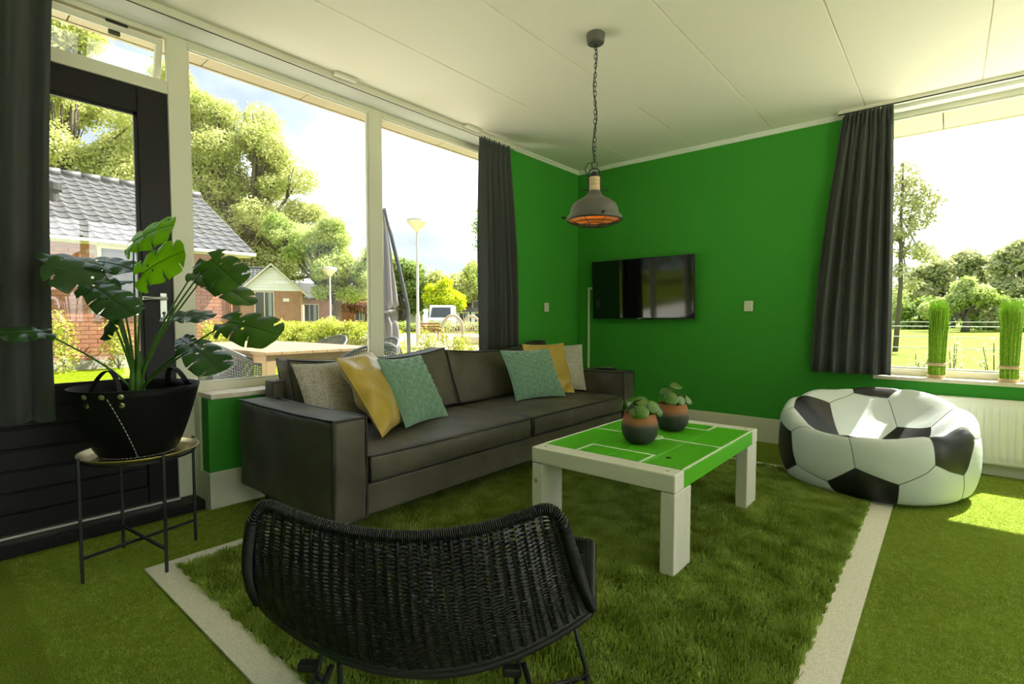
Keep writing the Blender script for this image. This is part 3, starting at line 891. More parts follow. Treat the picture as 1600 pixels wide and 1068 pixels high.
# ------------------------------------------------------------------ coffee table painted as a football pitch
TX0, TX1, TY0, TY1 = -1.515, -0.800, 1.935, 3.075
ZT = 0.432; TH = 0.075
tbl = thing('coffee_table', 'low white-washed timber coffee table painted as a football pitch', 'table', ((TX0 + TX1) / 2, (TY0 + TY1) / 2, 0.0))
for y0, y1 in ((TY0, TY0 + 0.095), (TY1 - 0.095, TY1)):
    MB().box(TX0, TX1, y0, y1, ZT - TH, ZT).build('beam', M['white_wood_x'], tbl, bevel=0.006, seg=3)
sm_ = []
nb = 4
bw = (TX1 - TX0) / nb
for i in range(nb):
    MB().box(TX0 + i * bw + 0.0006, TX0 + (i + 1) * bw - 0.0006, TY0 + 0.097, TY1 - 0.097, ZT - TH + 0.002, ZT - 0.0005).build('plank', M['pitch_green'], tbl, bevel=0.0015, seg=1)
for x0, x1 in ((TX0, TX0 + 0.062), (TX1 - 0.062, TX1)):
    for y0, y1 in ((TY0 + 0.002, TY0 + 0.172), (TY1 - 0.172, TY1 - 0.002)):
        MB().box(x0 + 0.001, x1 - 0.001, y0, y1, 0.022, ZT - TH - 0.002).build('leg', M['white_wood'], tbl, bevel=0.005, seg=3)
ln = MB()
zl0, zl1 = ZT - 0.0012, ZT + 0.0008
PX0, PX1, PY0, PY1 = TX0 + 0.004, TX1 - 0.002, TY0 + 0.095, TY1 - 0.095
lw = 0.011
ln.box(PX0, PX0 + lw, PY0, PY1, zl0, zl1).box(PX1 - lw, PX1, PY0, PY1, zl0, zl1)
ym = (PY0 + PY1) / 2
ln.box(PX0 + lw, PX1 - lw, ym - lw / 2, ym + lw / 2, zl0, zl1)
xm = (PX0 + PX1) / 2
for s, ya in ((1, PY0), (-1, PY1)):
    yb = ya + s * 0.145
    a, b = min(ya, yb), max(ya, yb)
    ln.box(xm - 0.165, xm - 0.165 + lw, a, b, zl0, zl1).box(xm + 0.165 - lw, xm + 0.165, a, b, zl0, zl1)
    ln.box(xm - 0.165 + lw, xm + 0.165 - lw, min(yb, yb - s * lw), max(yb, yb - s * lw), zl0, zl1)
rr = [(0.052, zl0), (0.052, zl1), (0.042, zl1), (0.042, zl0)]
ln.lathe(rr, 40, (xm, ym, 0))
ln.build('pitch_line', M['line_white'], tbl)
for x, y in ((TX0 + 0.05, TY0 + 0.045), (TX1 - 0.05, TY0 + 0.045), (TX0 + 0.05, TY1 - 0.045), (TX1 - 0.05, TY1 - 0.045),
             (TX0 + 0.045, TY0 + 0.13), (TX1 - 0.045, TY0 + 0.13), (TX0 + 0.045, TY1 - 0.13), (TX1 - 0.045, TY1 - 0.13)):
    MB().lathe([(0, ZT), (0.007, ZT), (0.006, ZT + 0.0012), (0.002, ZT + 0.0006), (0, ZT + 0.0006)], 14, (x, y, 0)).build('screw', M['screw'], tbl)
kn = MB(); kn.lathe([(0, 0), (0.012, 0), (0.012, 0.0012), (0, 0.0012)], 12, (-0.93, 2.17, ZT - 0.0008)); kn.build('knot', M['black_plastic'], tbl)
mk = Matrix.Rotation(pi / 2, 3, 'X')
for x, z, r in ((-0.90, ZT - 0.036, 0.011), (-1.49, 0.27, 0.012)):
    MB().lathe([(0, 0), (r, 0), (r * .9, 0.0012), (0, 0.0012)], 14, (x, TY0 + 0.0014, z), m3=mk).build('knot', M['wood_knot'], tbl)

# ------------------------------------------------------------------ pots with round-leaved plants
def pot_plant(label, x, y, R_, seed, leaves):
    root = thing('potted_plant', label, 'plant', (x, y, ZT), 'potted plants on the coffee table')
    prof = [(0, 0), (0.5, 0), (0.72, .12), (0.93, .42), (1.0, .80), (0.975, 1.10), (0.90, 1.34), (0.845, 1.60), (0.865, 1.66), (0.82, 1.66), (0.80, 1.58), (0.85, 1.36), (0, 1.34)]
    pr = [(r * R_, z * R_ + 0.001) for r, z in prof]
    zc = pr[5][1]
    a = [p for p in pr[:6]]
    pm = MB(); pm.lathe(pr[:11], 40, (x, y, ZT))
    pot = pm.build('pot', M['pot_two_tone'], root, smooth=True)
    MB().lathe([(0, 1.46 * R_), (0.83 * R_, 1.46 * R_)], 24, (x, y, ZT)).build('soil', M['soil'], root)
    st = MB(); rng = random.Random(seed)
    ctr = Vector((x, y, ZT + 1.46 * R_))
    for (ox, oy, oz, r, nx, ny, nz) in leaves:
        cpt = Vector((x + ox, y + oy, ZT + oz)); n = Vector((nx, ny, nz)).normalized()
        t1 = n.orthogonal().normalized(); t2 = n.cross(t1)
        lm = MB()
        def fn(a_, b_, c=cpt, n=n, t1=t1, t2=t2, r=r):
            ang = 2 * pi * a_; rr_ = r * b_ * (1 + 0.10 * cos(ang) + 0.04 * sin(2 * ang))
            return tuple(c + t1 * (rr_ * cos(ang)) + t2 * (rr_ * sin(ang)) - n * (0.20 * r * b_ * b_ * (1 + 0.6 * cos(2 * ang))))
        lm.grid(fn, 18, 4, closed_u=True)
        lm.build('leaf', M['pilea'], root, smooth=True, solid=0.0012, recalc=False)
        b0 = ctr + Vector((rng.uniform(-.02, .02), rng.uniform(-.02, .02), 0))
        st.tube([b0, b0.lerp(cpt, 0.5) + Vector((0, 0, 0.012)), cpt - n * 0.002], 0.0016, 5)
    st.build('stem', M['stem'], root, smooth=True)
    return root
def two_tone():
    m = material('two_tone_clay', (0.3, 0.1, 0.035), 0.65, bump=(60, 0.15, 0.002))
    t = m.node_tree; b = t.nodes['Principled BSDF']
    c = t.nodes.new('ShaderNodeTexCoord'); s = t.nodes.new('ShaderNodeSeparateXYZ'); t.links.new(c.outputs['Object'], s.inputs[0])
    n = t.nodes.new('ShaderNodeTexNoise'); n.inputs['Scale'].default_value = 12; t.links.new(c.outputs['Object'], n.inputs[0])
    mu = t.nodes.new('ShaderNodeMath'); mu.operation = 'MULTIPLY_ADD'; mu.inputs[1].default_value = 0.02
    t.links.new(n.outputs['Fac'], mu.inputs[0]); t.links.new(s.outputs['Z'], mu.inputs[2])
    r = t.nodes.new('ShaderNodeValToRGB'); e = r.color_ramp.elements
    mr = t.nodes.new('ShaderNodeMapRange'); mr.inputs[1].default_value = 0.0; mr.inputs[2].default_value = 0.15
    t.links.new(mu.outputs[0], mr.inputs[0]); t.links.new(mr.outputs[0], r.inputs[0])
    e[0].position = 0.0; e[0].color = (0.022, 0.024, 0.020, 1); e[1].position = 0.84; e[1].color = (0.33, 0.115, 0.038, 1)
    q = e.new(0.64); q.color = (0.030, 0.034, 0.026, 1); q = e.new(0.73); q.color = (0.15, 0.085, 0.05, 1)
    t.links.new(r.outputs[0], b.inputs['Base Color'])
    return m
M['pot_two_tone'] = two_tone()
def leafset(seed, n, R_, spread, zlo, zhi):
    rng = random.Random(seed); out = []
    for i in range(n):
        a = 2 * pi * i / n + rng.uniform(-.4, .4)
        k = rng.uniform(0.25, 1.0)
        out.append((cos(a) * spread * k, sin(a) * spread * k, rng.uniform(zlo, zhi) + (1 - k) * 0.03, rng.uniform(0.028, 0.042), cos(a) * k * 0.9 + 0.1, sin(a) * k * 0.9 - 0.35, 0.9))
    return out
# (dx, dy, dz, radius, normal)
l1 = [(0.045, -0.060, 0.172, 0.036, 0.45, -0.75, 0.45), (0.078, -0.015, 0.188, 0.034, 0.70, -0.55, 0.45), (0.010, -0.020, 0.215, 0.040, 0.15, -0.45, 0.90),
      (-0.045, -0.045, 0.200, 0.038, -0.45, -0.60, 0.65), (-0.085, -0.040, 0.185, 0.030, -0.75, -0.50, 0.35), (-0.025, 0.045, 0.205, 0.038, -0.10, 0.40, 0.90),
      (0.055, 0.045, 0.200, 0.036, 0.50, 0.35, 0.80), (-0.070, 0.025, 0.195, 0.032, -0.60, 0.20, 0.75), (0.005, -0.072, 0.160, 0.030, 0.05, -0.90, 0.35),
      (0.095, 0.020, 0.165, 0.028, 0.90, -0.10, 0.35), (-0.020, -0.005, 0.225, 0.032, -0.15, -0.25, 1.0)]
l2 = [(0.020, -0.055, 0.185, 0.040, 0.40, -0.80, 0.40), (-0.030, -0.020, 0.225, 0.040, -0.10, -0.40, 0.95), (0.015, 0.010, 0.250, 0.034, 0.35, -0.30, 0.90),
      (-0.065, 0.000, 0.200, 0.032, -0.70, -0.20, 0.65), (0.080, 0.035, 0.170, 0.027, 0.85, -0.20, 0.45), (0.030, 0.055, 0.190, 0.032, 0.30, 0.55, 0.75), (-0.035, 0.055, 0.195, 0.032, -0.30, 0.50, 0.80),
      (0.060, -0.020, 0.170, 0.028, 0.80, -0.50, 0.30)]
pot_plant('round-leaved plant in two-tone clay pot, the nearer of two on the pitch table', -1.155, 2.345, 0.090, 3, l1)
pot_plant('round-leaved plant in two-tone clay pot, the farther of two on the pitch table', -1.150, 2.725, 0.090, 9, l2)
# ------------------------------------------------------------------ wicker lounge chair in the foreground
CO = Vector((-0.811, 0.627, 0)); CT = 0.671
CF = Vector((-sin(CT), cos(CT), 0)); CRr = Vector((cos(CT), sin(CT), 0))
chair = thing('lounge_chair', 'low black wicker lounge chair on wire legs, its back to the camera', 'chair', (CO.x - 0.15, CO.y + 0.2, 0.0))
def cw(u, v, z): return CO + CRr * u + CF * v + Vector((0, 0, z))
def back_pt(s, t, off=0.0):
    """s -1..1 across, t 0 bottom .. 1 top"""
    ub, vb, zb = s * 0.392, 0.100 + 0.075 * s * s, 0.275 + 0.105 * s * s
    # rounded top corners
    k = max(0.0, abs(s) - 0.80) / 0.20
    zt = 0.622 + 0.066 * s * s - 0.055 * k ** 3
    ut, vt = s * 0.318 - 0.022 * math.copysign(k ** 3, s) * 0, -0.012 + 0.035 * s * s
    bul = -0.030 * sin(pi * t)
    u = ub + (ut - ub) * t; v = vb + (vt - vb) * t + bul + off; z = zb + (zt - zb) * t
    return cw(u, v, z)
def seat_pt(s, t, off=0.0):
    """t 0 rear .. 1 front"""
    ub, vb, zb = s * 0.392, 0.118 + 0.075 * s * s, 0.262 + 0.105 * s * s
    k = max(0.0, abs(s) - 0.85) / 0.15
    uf, vf, zf = s * 0.438, 0.580 - 0.03 * k ** 3, 0.345 + 0.018 * s * s
    sag = -0.020 * sin(pi * t) * (1 - s * s)
    return cw(ub + (uf - ub) * t, vb + (vf - vb) * t, zb + (zf - zb) * t + sag + off)
fr = MB()
NS = 40
ring = [back_pt(-1 + 2 * i / NS, 1.0) for i in range(NS + 1)] + [back_pt(1, 1 - j / 10) for j in range(1, 11)]
ring += [back_pt(1 - 2 * i / NS, 0.0) for i in range(1, NS + 1)] + [back_pt(-1, j / 10) for j in range(1, 10)]
fr.tube(ring, 0.0085, 8, closed=True)
fr.build('back_frame', M['black_metal'], chair, smooth=True)
fs_ = MB()
ring2 = [seat_pt(-1 + 2 * i / NS, 1.0) for i in range(NS + 1)] + [seat_pt(1, 1 - j / 10) for j in range(1, 11)]
ring2 += [seat_pt(1 - 2 * i / NS, 0.0, -0.012) for i in range(0, NS + 1)] + [seat_pt(-1, j / 10) for j in range(1, 10)]
fs_.tube(ring2, 0.0095, 8, closed=True)
fs_.build('seat_frame', M['black_metal'], chair, smooth=True)
# rim binding: cane wound round the top rail
wd = MB()
TW = 150
path = [back_pt(-1 + 2 * i / (TW), 1.0) for i in range(TW + 1)]
pts = []
for i in range(TW * 6):
    f = i / 6; j = min(int(f), TW - 1); p = path[j].lerp(path[j + 1], f - j)
    t = (path[j + 1] - path[j]).normalized(); a = Vector((0, 0, 1)); a = (a - t * a.dot(t)).normalized(); b = t.cross(a)
    ph_ = 2 * pi * f
    pts.append(p + (a * cos(ph_) + b * sin(ph_)) * 0.0115)
wd.tube(pts, 0.0026, 4)
tag(wd.build('rim_binding', M['wicker'], chair, smooth=True), kind='stuff')
def side_bind(name, fn, n):
    m = MB(); path = [fn(i / n) for i in range(n + 1)]; pts = []
    for i in range(n * 5):
        f = i / 5; j = min(int(f), n - 1); p = path[j].lerp(path[j + 1], f - j)
        t = (path[j + 1] - path[j]).normalized(); a = t.orthogonal().normalized(); b = t.cross(a)
        pts.append(p + (a * cos(2 * pi * f) + b * sin(2 * pi * f)) * 0.0125)
    m.tube(pts, 0.0026, 4)
    tag(m.build(name, M['wicker'], chair, smooth=True), kind='stuff')
side_bind('rim_binding', lambda t: back_pt(1, 1 - t), 60)
side_bind('rim_binding', lambda t: back_pt(-1, 1 - t), 60)
side_bind('rim_binding', lambda t: seat_pt(1, 1 - t), 60)
side_bind('rim_binding', lambda t: seat_pt(-1 + 2 * t, 1), 110)
# ribs and weave
def ribbon(mb, pts, w, nrm_fn, th=0.0012):
    vs = []; fs = []
    for i, p in enumerate(pts):
        a = pts[max(i - 1, 0)]; b = pts[min(i + 1, len(pts) - 1)]
        t = (b - a).normalized(); n = nrm_fn(i); s_ = t.cross(n).normalized()
        vs += [p - s_ * w + n * th, p + s_ * w + n * th, p + s_ * w - n * th, p - s_ * w - n * th]
    for i in range(len(pts) - 1):
        o = i * 4
        for k in range(4):
            fs.append((o + k, o + (k + 1) % 4, o + 4 + (k + 1) % 4, o + 4 + k))
    mb.add(vs, fs)
NR = 30
for i in range(NR):
    s = -0.965 + 1.93 * i / (NR - 1)
    rb = MB(); rb.tube([back_pt(s * (1 - 0.01 * sin(t * 6)) + 0.012 * sin(t * 5 + i), t) for t in [j / 8 for j in range(9)]], 0.0042, 6)
    rb.build('rib', M['wicker'], chair, smooth=True)
wv = MB()
NW = 74
rngc = random.Random(4)
for r_ in range(NW):
    t0 = 0.015 + 0.965 * r_ / (NW - 1)
    pts = []
    n = (NR - 1) * 2 + 4
    jit = [rngc.uniform(-1, 1) for _ in range(n + 1)]
    for i in range(n + 1):
        s = -1 + 2 * i / n
        side = 1 if ((i // 2) + r_) % 2 == 0 else -1
        off = 0.0055 * side * (1 if i % 2 == 0 else 0.15)
        t = t0 + 0.0035 * jit[i] + 0.006 * sin(s * 9 + r_ * 0.1)
        if t0 > 0.86: side_ = 1
        pts.append(back_pt(s, min(max(t, 0), 1), off))
    ribbon(wv, pts, 0.0021, lambda i: CF, 0.0011)
tag(wv.build('back_weave', M['wicker'], chair), kind='stuff')
sw = MB()
for r_ in range(58):
    t0 = 0.02 + 0.96 * r_ / 57
    pts = [seat_pt(-1 + 2 * i / 40, t0, 0.004 * (1 if (i // 2 + r_) % 2 else -1)) for i in range(41)]
    ribbon(sw, pts, 0.0030, lambda i: Vector((0, 0, 1)), 0.0012)
for i in range(21):
    s = -0.96 + 1.92 * i / 20
    sw.tube([seat_pt(s, j / 8) for j in range(9)], 0.0045, 6)
tag(sw.build('seat_weave', M['wicker'], chair), kind='stuff')
# wire legs
def wire_leg(pts, name='leg'):
    m = MB()
    out = []
    for i in range(len(pts)):
        p = Vector(pts[i])
        if 0 < i < len(pts) - 1:
            a = Vector(pts[i - 1]); b = Vector(pts[i + 1])
            da = (a - p).normalized() * 0.025; db = (b - p).normalized() * 0.025
            for k in range(5):
                q = k / 4
                out.append((p + da) * (1 - q) ** 2 + p * 2 * q * (1 - q) + (p + db) * q * q)
        else: out.append(p)
    m.tube(out, 0.0065, 8); m.build(name, M['black_metal'], chair, smooth=True)
wire_leg([cw(0.335, 0.46, 0.325), cw(0.418, 0.437, 0.026), cw(0.21, 0.365, 0.026), cw(0.225, 0.155, 0.262)])
wire_leg([cw(-0.29, 0.50, 0.325), cw(-0.365, 0.425, 0.026), cw(-0.245, 0.30, 0.026), cw(-0.185, 0.135, 0.258)])
wire_leg([cw(0.418, 0.437, 0.027), cw(0.33, 0.02, 0.027), cw(0.235, 0.15, 0.262)])
wire_leg([cw(-0.365, 0.425, 0.027), cw(-0.30, 0.02, 0.027), cw(-0.20, 0.13, 0.26)])
br = MB()
br.tube([seat_pt(-1 + 2 * i / 20, 0.05, -0.02) for i in range(21)], 0.0085, 8)
br.build('rear_rail', M['black_metal'], chair, smooth=True)
for s_ in (-1, 1):
    MB().obox(cw(0.27 * s_ if s_ < 0 else 0.21, 0.16, 0.235), CRr * 0.022, CF * 0.012, (0, 0, 0.011)).build('bracket', M['black_metal'], chair, bevel=0.005)

# ------------------------------------------------------------------ tray table with the basket planter
st = thing('plant_stand', 'small side table with brass tray on thin black metal legs', 'table', (-2.63, 0.637, 0.0))
FT = [(-2.578, 0.420), (-2.842, 0.612), (-2.418, 0.662), (-2.681, 0.855)]
zt_ = 0.470
for i, (x, y) in enumerate(FT):
    m = MB(); m.obox((x, y, (zt_ + 0.03) / 2), (0.0055, 0, 0), (0, 0.0055, 0), (0, 0, (zt_ + 0.028) / 2))
    m.build('leg', M['black_metal'], st, bevel=0.001, seg=1)
for a, b, z in ((0, 3, 0.100), (1, 2, 0.104)):
    A = Vector((*FT[a], z)); B = Vector((*FT[b], z)); d = (B - A); c = (A + B) / 2
    nn = Vector((-d.y, d.x, 0)).normalized()
    MB().obox(c, d / 2, nn * 0.005, (0, 0, 0.005)).build('cross_bar', M['black_metal'], st)
rm = MB(); rm.lathe([(0.196, zt_ - 0.006), (0.202, zt_ - 0.006), (0.202, zt_ + 0.002), (0.196, zt_ + 0.002), (0.196, zt_ - 0.006)], 48, (-2.63, 0.637, 0))
rm.build('ring', M['black_metal'], st, smooth=False)
tr_ = MB(); tr_.lathe([(0, zt_ + 0.001), (0.178, zt_ + 0.001), (0.196, zt_ + 0.004), (0.212, zt_ + 0.016), (0.216, zt_ + 0.018), (0.216, zt_ + 0.022), (0.210, zt_ + 0.020), (0.194, zt_ + 0.008), (0.176, zt_ + 0.005), (0, zt_ + 0.005)], 56, (-2.63, 0.637, 0))
tr_.build('tray', M['brass'], st, smooth=True)

BZ = zt_ + 0.006
bas = thing('basket_planter', 'black rubber basket with riveted handles and white stitching, a potted monstera in it', 'basket', (-2.63, 0.63, BZ))
BH = 0.285
def bas_r(t): return 0.135 + (0.232 - 0.135) * (t ** 0.75)
prof = [(0, 0), (0.128, 0), (0.135, 0.004)] + [(bas_r(k / 10), 0.004 + BH * k / 10) for k in range(1, 11)] + [(bas_r(1) - 0.005, BH + 0.005)] + [(bas_r(k / 10) - 0.006, 0.006 + BH * k / 10) for k in range(9, 0, -1)] + [(0, 0.02)]
bm2 = MB(); bm2.lathe([(r, z) for r, z in prof], 56, (0, 0, 0))
bm2.v = [(x * 1.0 + -2.63, y * 1.0 + 0.63, z + BZ) for x, y, z in bm2.v]
bm2.build('body', M['basket'], bas, smooth=True)
MB().lathe([(0, BH * 0.80), (bas_r(.8) - 0.008, BH * 0.80)], 32, (-2.63, 0.63, BZ)).build('soil', M['soil'], bas)
def bas_pt(ang, t, off=0.0):
    r = bas_r(t) + off
    return Vector((-2.63 + r * cos(ang), 0.63 + r * sin(ang), BZ + 0.004 + BH * t))
cam_ang = atan2(0 - 0.63, 0 + 2.63)
# stitched seam down the front and round the foot
sa = cam_ang - 0.42
for k in range(16):
    t0 = 0.90 * k / 16 + 0.02; t1 = t0 + 0.036
    MB().tube([bas_pt(sa + 0.5 * (0.9 - t0) * 0.9, t0, 0.001), bas_pt(sa + 0.5 * (0.9 - t1) * 0.9, t1, 0.001)], 0.0014, 5).build('stitch', M['stitch'], bas)
for k in range(22):
    a0 = cam_ang - 1.05 + k * 0.105
    MB().tube([bas_pt(a0, 0.012, 0.001), bas_pt(a0 + 0.065, 0.012, 0.001)], 0.0014, 5).build('stitch', M['stitch'], bas)
def rivet(ang, t):
    p = bas_pt(ang, t, 0.0); n = Vector((cos(ang), sin(ang), -0.25)).normalized()
    q = n.to_track_quat('Z', 'Y').to_matrix()
    MB().lathe([(0, 0), (0.0105, 0), (0.0105, 0.001), (0.006, 0.003), (0, 0.0032)], 18, tuple(p), m3=q).build('rivet', M['rivet'], bas, smooth=False)
ha = cam_ang - 0.42
for a_ in (-0.38, 0.20):
    rivet(ha + a_, 0.93); rivet(ha + a_, 0.81)
rivet(ha - 0.08, 0.93)
def strap(a0, a1, hgt, name='handle'):
    m = MB(); pts = []; n = 22
    A = bas_pt(a0, 0.80, -0.004); B = bas_pt(a1, 0.80, -0.004)
    mid = (A + B) / 2; outv = Vector((mid.x + 2.63, mid.y - 0.63, 0)).normalized()
    for k in range(n + 1):
        q = k / n
        p = A.lerp(B, q)
        lift = (sin(pi * q) ** 0.62) * hgt
        p = p + Vector((0, 0, lift)) - outv * (0.03 * sin(pi * q)) + outv * 0.004
        pts.append(p)
    along = (B - A).normalized()
    vs = []; fs = []
    for k, p in enumerate(pts):
        a = pts[max(k - 1, 0)]; b = pts[min(k + 1, n)]
        t = (b - a).normalized(); nrm = t.cross(outv).normalized()
        wv_ = outv * 0.0145
        vs += [p - wv_ + nrm * 0.002, p + wv_ + nrm * 0.002, p + wv_ - nrm * 0.002, p - wv_ - nrm * 0.002]
    for k in range(n):
        o = 4 * k
        for j in range(4): fs.append((o + j, o + (j + 1) % 4, o + 4 + (j + 1) % 4, o + 4 + j))
    m.add(vs, fs); m.build(name, M['basket'], bas, smooth=False, bevel=0.0008, seg=1)
strap(ha - 0.38, ha + 0.20, 0.135)
strap(ha + pi - 0.15, ha + pi - 0.73, 0.115)

# ------------------------------------------------------------------ monstera
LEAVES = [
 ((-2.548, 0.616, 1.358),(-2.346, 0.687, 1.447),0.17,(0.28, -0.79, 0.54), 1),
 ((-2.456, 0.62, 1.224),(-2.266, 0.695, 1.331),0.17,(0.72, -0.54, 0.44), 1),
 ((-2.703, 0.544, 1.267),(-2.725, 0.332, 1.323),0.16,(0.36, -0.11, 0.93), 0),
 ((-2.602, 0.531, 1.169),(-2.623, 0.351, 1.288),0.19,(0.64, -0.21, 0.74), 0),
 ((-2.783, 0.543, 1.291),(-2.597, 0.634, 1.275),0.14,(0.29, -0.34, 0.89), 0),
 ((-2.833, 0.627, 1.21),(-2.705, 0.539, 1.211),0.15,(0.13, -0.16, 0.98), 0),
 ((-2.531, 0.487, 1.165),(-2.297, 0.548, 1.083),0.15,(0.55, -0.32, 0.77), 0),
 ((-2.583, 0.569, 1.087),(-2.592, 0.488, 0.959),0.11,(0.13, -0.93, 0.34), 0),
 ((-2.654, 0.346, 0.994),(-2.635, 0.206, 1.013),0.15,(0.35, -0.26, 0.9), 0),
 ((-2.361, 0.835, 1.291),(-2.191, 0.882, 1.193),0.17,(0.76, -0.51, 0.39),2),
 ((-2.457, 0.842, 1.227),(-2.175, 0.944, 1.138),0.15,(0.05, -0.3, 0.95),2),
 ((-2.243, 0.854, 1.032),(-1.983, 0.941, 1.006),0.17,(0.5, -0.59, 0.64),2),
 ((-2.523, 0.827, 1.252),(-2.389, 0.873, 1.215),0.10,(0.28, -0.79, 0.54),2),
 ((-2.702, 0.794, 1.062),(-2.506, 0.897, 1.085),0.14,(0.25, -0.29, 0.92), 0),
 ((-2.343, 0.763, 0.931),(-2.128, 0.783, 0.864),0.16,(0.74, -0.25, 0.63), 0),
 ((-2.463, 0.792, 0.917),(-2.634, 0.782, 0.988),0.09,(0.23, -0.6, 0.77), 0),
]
mon = thing('monstera_plant', 'monstera with split leaves growing from the black basket by the door', 'plant', (-2.63, 0.63, BZ + 0.23))
CB = Vector((-2.62, 0.63, BZ + 0.232))
def monstera_leaf(bp, tp, w, nrm, light, seed):
    bp, tp, nrm = Vector(bp), Vector(tp), Vector(nrm)
    ax = tp - bp; L = ax.length * 0.90; ax.normalize()
    nrm = (nrm - ax * nrm.dot(ax)).normalized()
    sd = ax.cross(nrm).normalized()
    rng = random.Random(seed)
    lob = rng.choice([3.5, 4, 4.5])
    H = w / 2 * 1.0
    def outline(u):   # half width along the midrib; u=0 at the tip, 1 at the notch
        if u < 0: u = 0
        return H * (sin(pi * min(1, u * 1.02) ** 0.80) ** 0.62) if u < 0.80 else H * (0.93 * (1 - ((u - 0.80) / 0.22) ** 2) + 0.02)
    nu, nv = 56, 14
    curl = rng.uniform(0.22, 0.42)
    m = MB()
    for sgn in (-1, 1):
        def fn(a, b, sgn=sgn):
            # a along (tip -> behind the stalk), b outwards
            x = L * (1 - a * 1.22)                    # distance along from the stalk, negative = heart lobes
            hw = outline(a)
            y = hw * b
            x2 = x + 0.35 * y * (1 - a) - (0.22 * y * a)      # veins sweep towards the tip
            z = -curl * (y ** 2) / max(H, 1e-4) - 0.35 * (max(0, x2) ** 2) / L * 0.5 + 0.16 * y + 0.004 * sin(a * lob * 2 * pi) * b
            return tuple(bp + ax * x2 + sd * (y * sgn) + nrm * z)
        def keep(a, b, sgn=sgn):
            x = 1 - a * 1.22
            if x < 0 and b * outline(a) < 0.012 * (1 - x * 3): return False
            if a < 0.16 or a > 0.93: return True
            fr = (a * lob + (0.5 if sgn > 0 else 0.25)) % 1.0
            wid = 0.17 * ((b - 0.5) / 0.5) ** 0.5 if b > 0.5 else 0
            if b > 0.5 and fr < wid: return False
            if 0.14 < b < 0.26 and 0.5 < fr < 0.64 and 0.25 < a < 0.8 and int(a * lob) % 2 == 0: return False
            return True
        m.grid(fn, nu, nv, keep=keep)
    lf = m.build('leaf', M[('monstera_dark', 'monstera_backlit', 'monstera_part_backlit')[light]], mon, smooth=True, recalc=False, solid=0.0010)
    vm = MB()
    vm.tube([bp + ax * (L * k / 8) + nrm * (-0.175 * (L * k / 8) ** 2 / L + 0.001) for k in range(9)], [0.0022 - 0.0002 * k for k in range(9)], 5)
    vm.build('midrib', M['stem'], lf, smooth=True)
    # stalk
    d = bp - CB
    c1 = CB + Vector((d.x * 0.15, d.y * 0.15, d.z * 0.45))
    c2 = bp - Vector((d.x * 0.25, d.y * 0.25, d.z * 0.20)) 
    pts = []
    for k in range(13):
        q = k / 12
        pts.append(CB * (1 - q) ** 3 + c1 * 3 * q * (1 - q) ** 2 + c2 * 3 * q * q * (1 - q) + bp * q ** 3)
    m = MB(); m.tube(pts, [0.0070 - 0.0044 * (k / 12) ** 0.6 for k in range(13)], 7)
    m.build('stalk', M['stem'], mon, smooth=True)
for i, (a, b, w, n, l) in enumerate(LEAVES):
    monstera_leaf(a, b, w, n, l, i)
ck = MB()
for k in range(4):
    a = k * 1.7
    ck.tube([CB + Vector((0.012 * cos(a), 0.012 * sin(a), -0.02)), CB + Vector((0.016 * cos(a), 0.016 * sin(a), 0.06)), CB + Vector((0.020 * cos(a + .3), 0.020 * sin(a + .3), 0.20))], [0.020, 0.015, 0.003], 7)
ck.build('sheath', M['stem'], mon, smooth=True)

# ------------------------------------------------------------------ pendant lamp
LX, LY = -1.516, 2.493
lamp = thing('pendant_lamp', 'grey industrial pendant lamp with wooden neck and wire guard on a chain', 'lamp', (LX, LY, ZC - 0.004))
MB().lathe([(0, ZC - 0.058), (0.040, ZC - 0.058), (0.047, ZC - 0.052), (0.050, ZC - 0.020), (0.050, ZC - 0.005), (0, ZC - 0.005)], 40, (LX, LY, 0)).build('ceiling_rose', M['lamp_grey'], lamp, smooth=False, bevel=0.002)
ch = MB(); zz = ZC - 0.062; k = 0
ringp = lambda c, a, b, vert, rot: [Vector((c[0] + a * cos(t) * cos(rot), c[1] + a * cos(t) * sin(rot), c[2] + b * sin(t))) for t in [2 * pi * i / 14 for i in range(14)]]
while zz > 1.905:
    ch.tube(ringp((LX, LY, zz - 0.012), 0.0068, 0.0155, 1, (k % 2) * pi / 2 + 0.5), 0.0019, 6, closed=True)
    zz -= 0.0248; k += 1
tag(ch.build('chain', M['black_metal'], lamp, smooth=True), kind='stuff')
cb = MB(); cb.tube([(LX + 0.010 * sin(q * 0.9), LY + 0.006 * cos(q * 0.8), ZC - 0.06 - q * 0.045) for q in range(15)] + [(LX - 0.030, LY - 0.02, 1.90), (LX - 0.045, LY - 0.03, 1.87), (LX - 0.030, LY - 0.02, 1.835), (LX - 0.008, LY - 0.004, 1.83)], 0.0028, 7)
cb.build('cable', M['black_plastic'], lamp, smooth=True)
mh = MB(); mh.tube(ringp((LX, LY, 1.892), 0.016, 0.020, 1, 0.65), 0.003, 8, closed=True); mh.build('hook', M['black_metal'], lamp, smooth=True)
right = Vector((0.763, 0.646, 0))
def lp(r, z, q=right): return Vector((LX, LY, z)) + q * r
bk = MB()
bk.tube([lp(-0.034, 1.758), lp(-0.036, 1.84), lp(-0.022, 1.868), lp(0, 1.875), lp(0.022, 1.868), lp(0.036, 1.84), lp(0.034, 1.758)], 0.0038, 8)
bk.tube([lp(-0.066, 1.757), lp(0.066, 1.757)], 0.0030, 8)
for s in (-1, 1): bk.tube([lp(s * 0.066, 1.757), lp(s * 0.072, 1.757)], 0.0062, 8)
bk.build('yoke', M['black_metal'], lamp, smooth=True)
MB().lathe([(0, 1.858), (0.012, 1.856), (0.022, 1.846), (0.026, 1.832), (0.026, 1.826), (0, 1.826)], 28, (LX, LY, 0)).build('socket_cap', M['black_metal'], lamp, smooth=True)
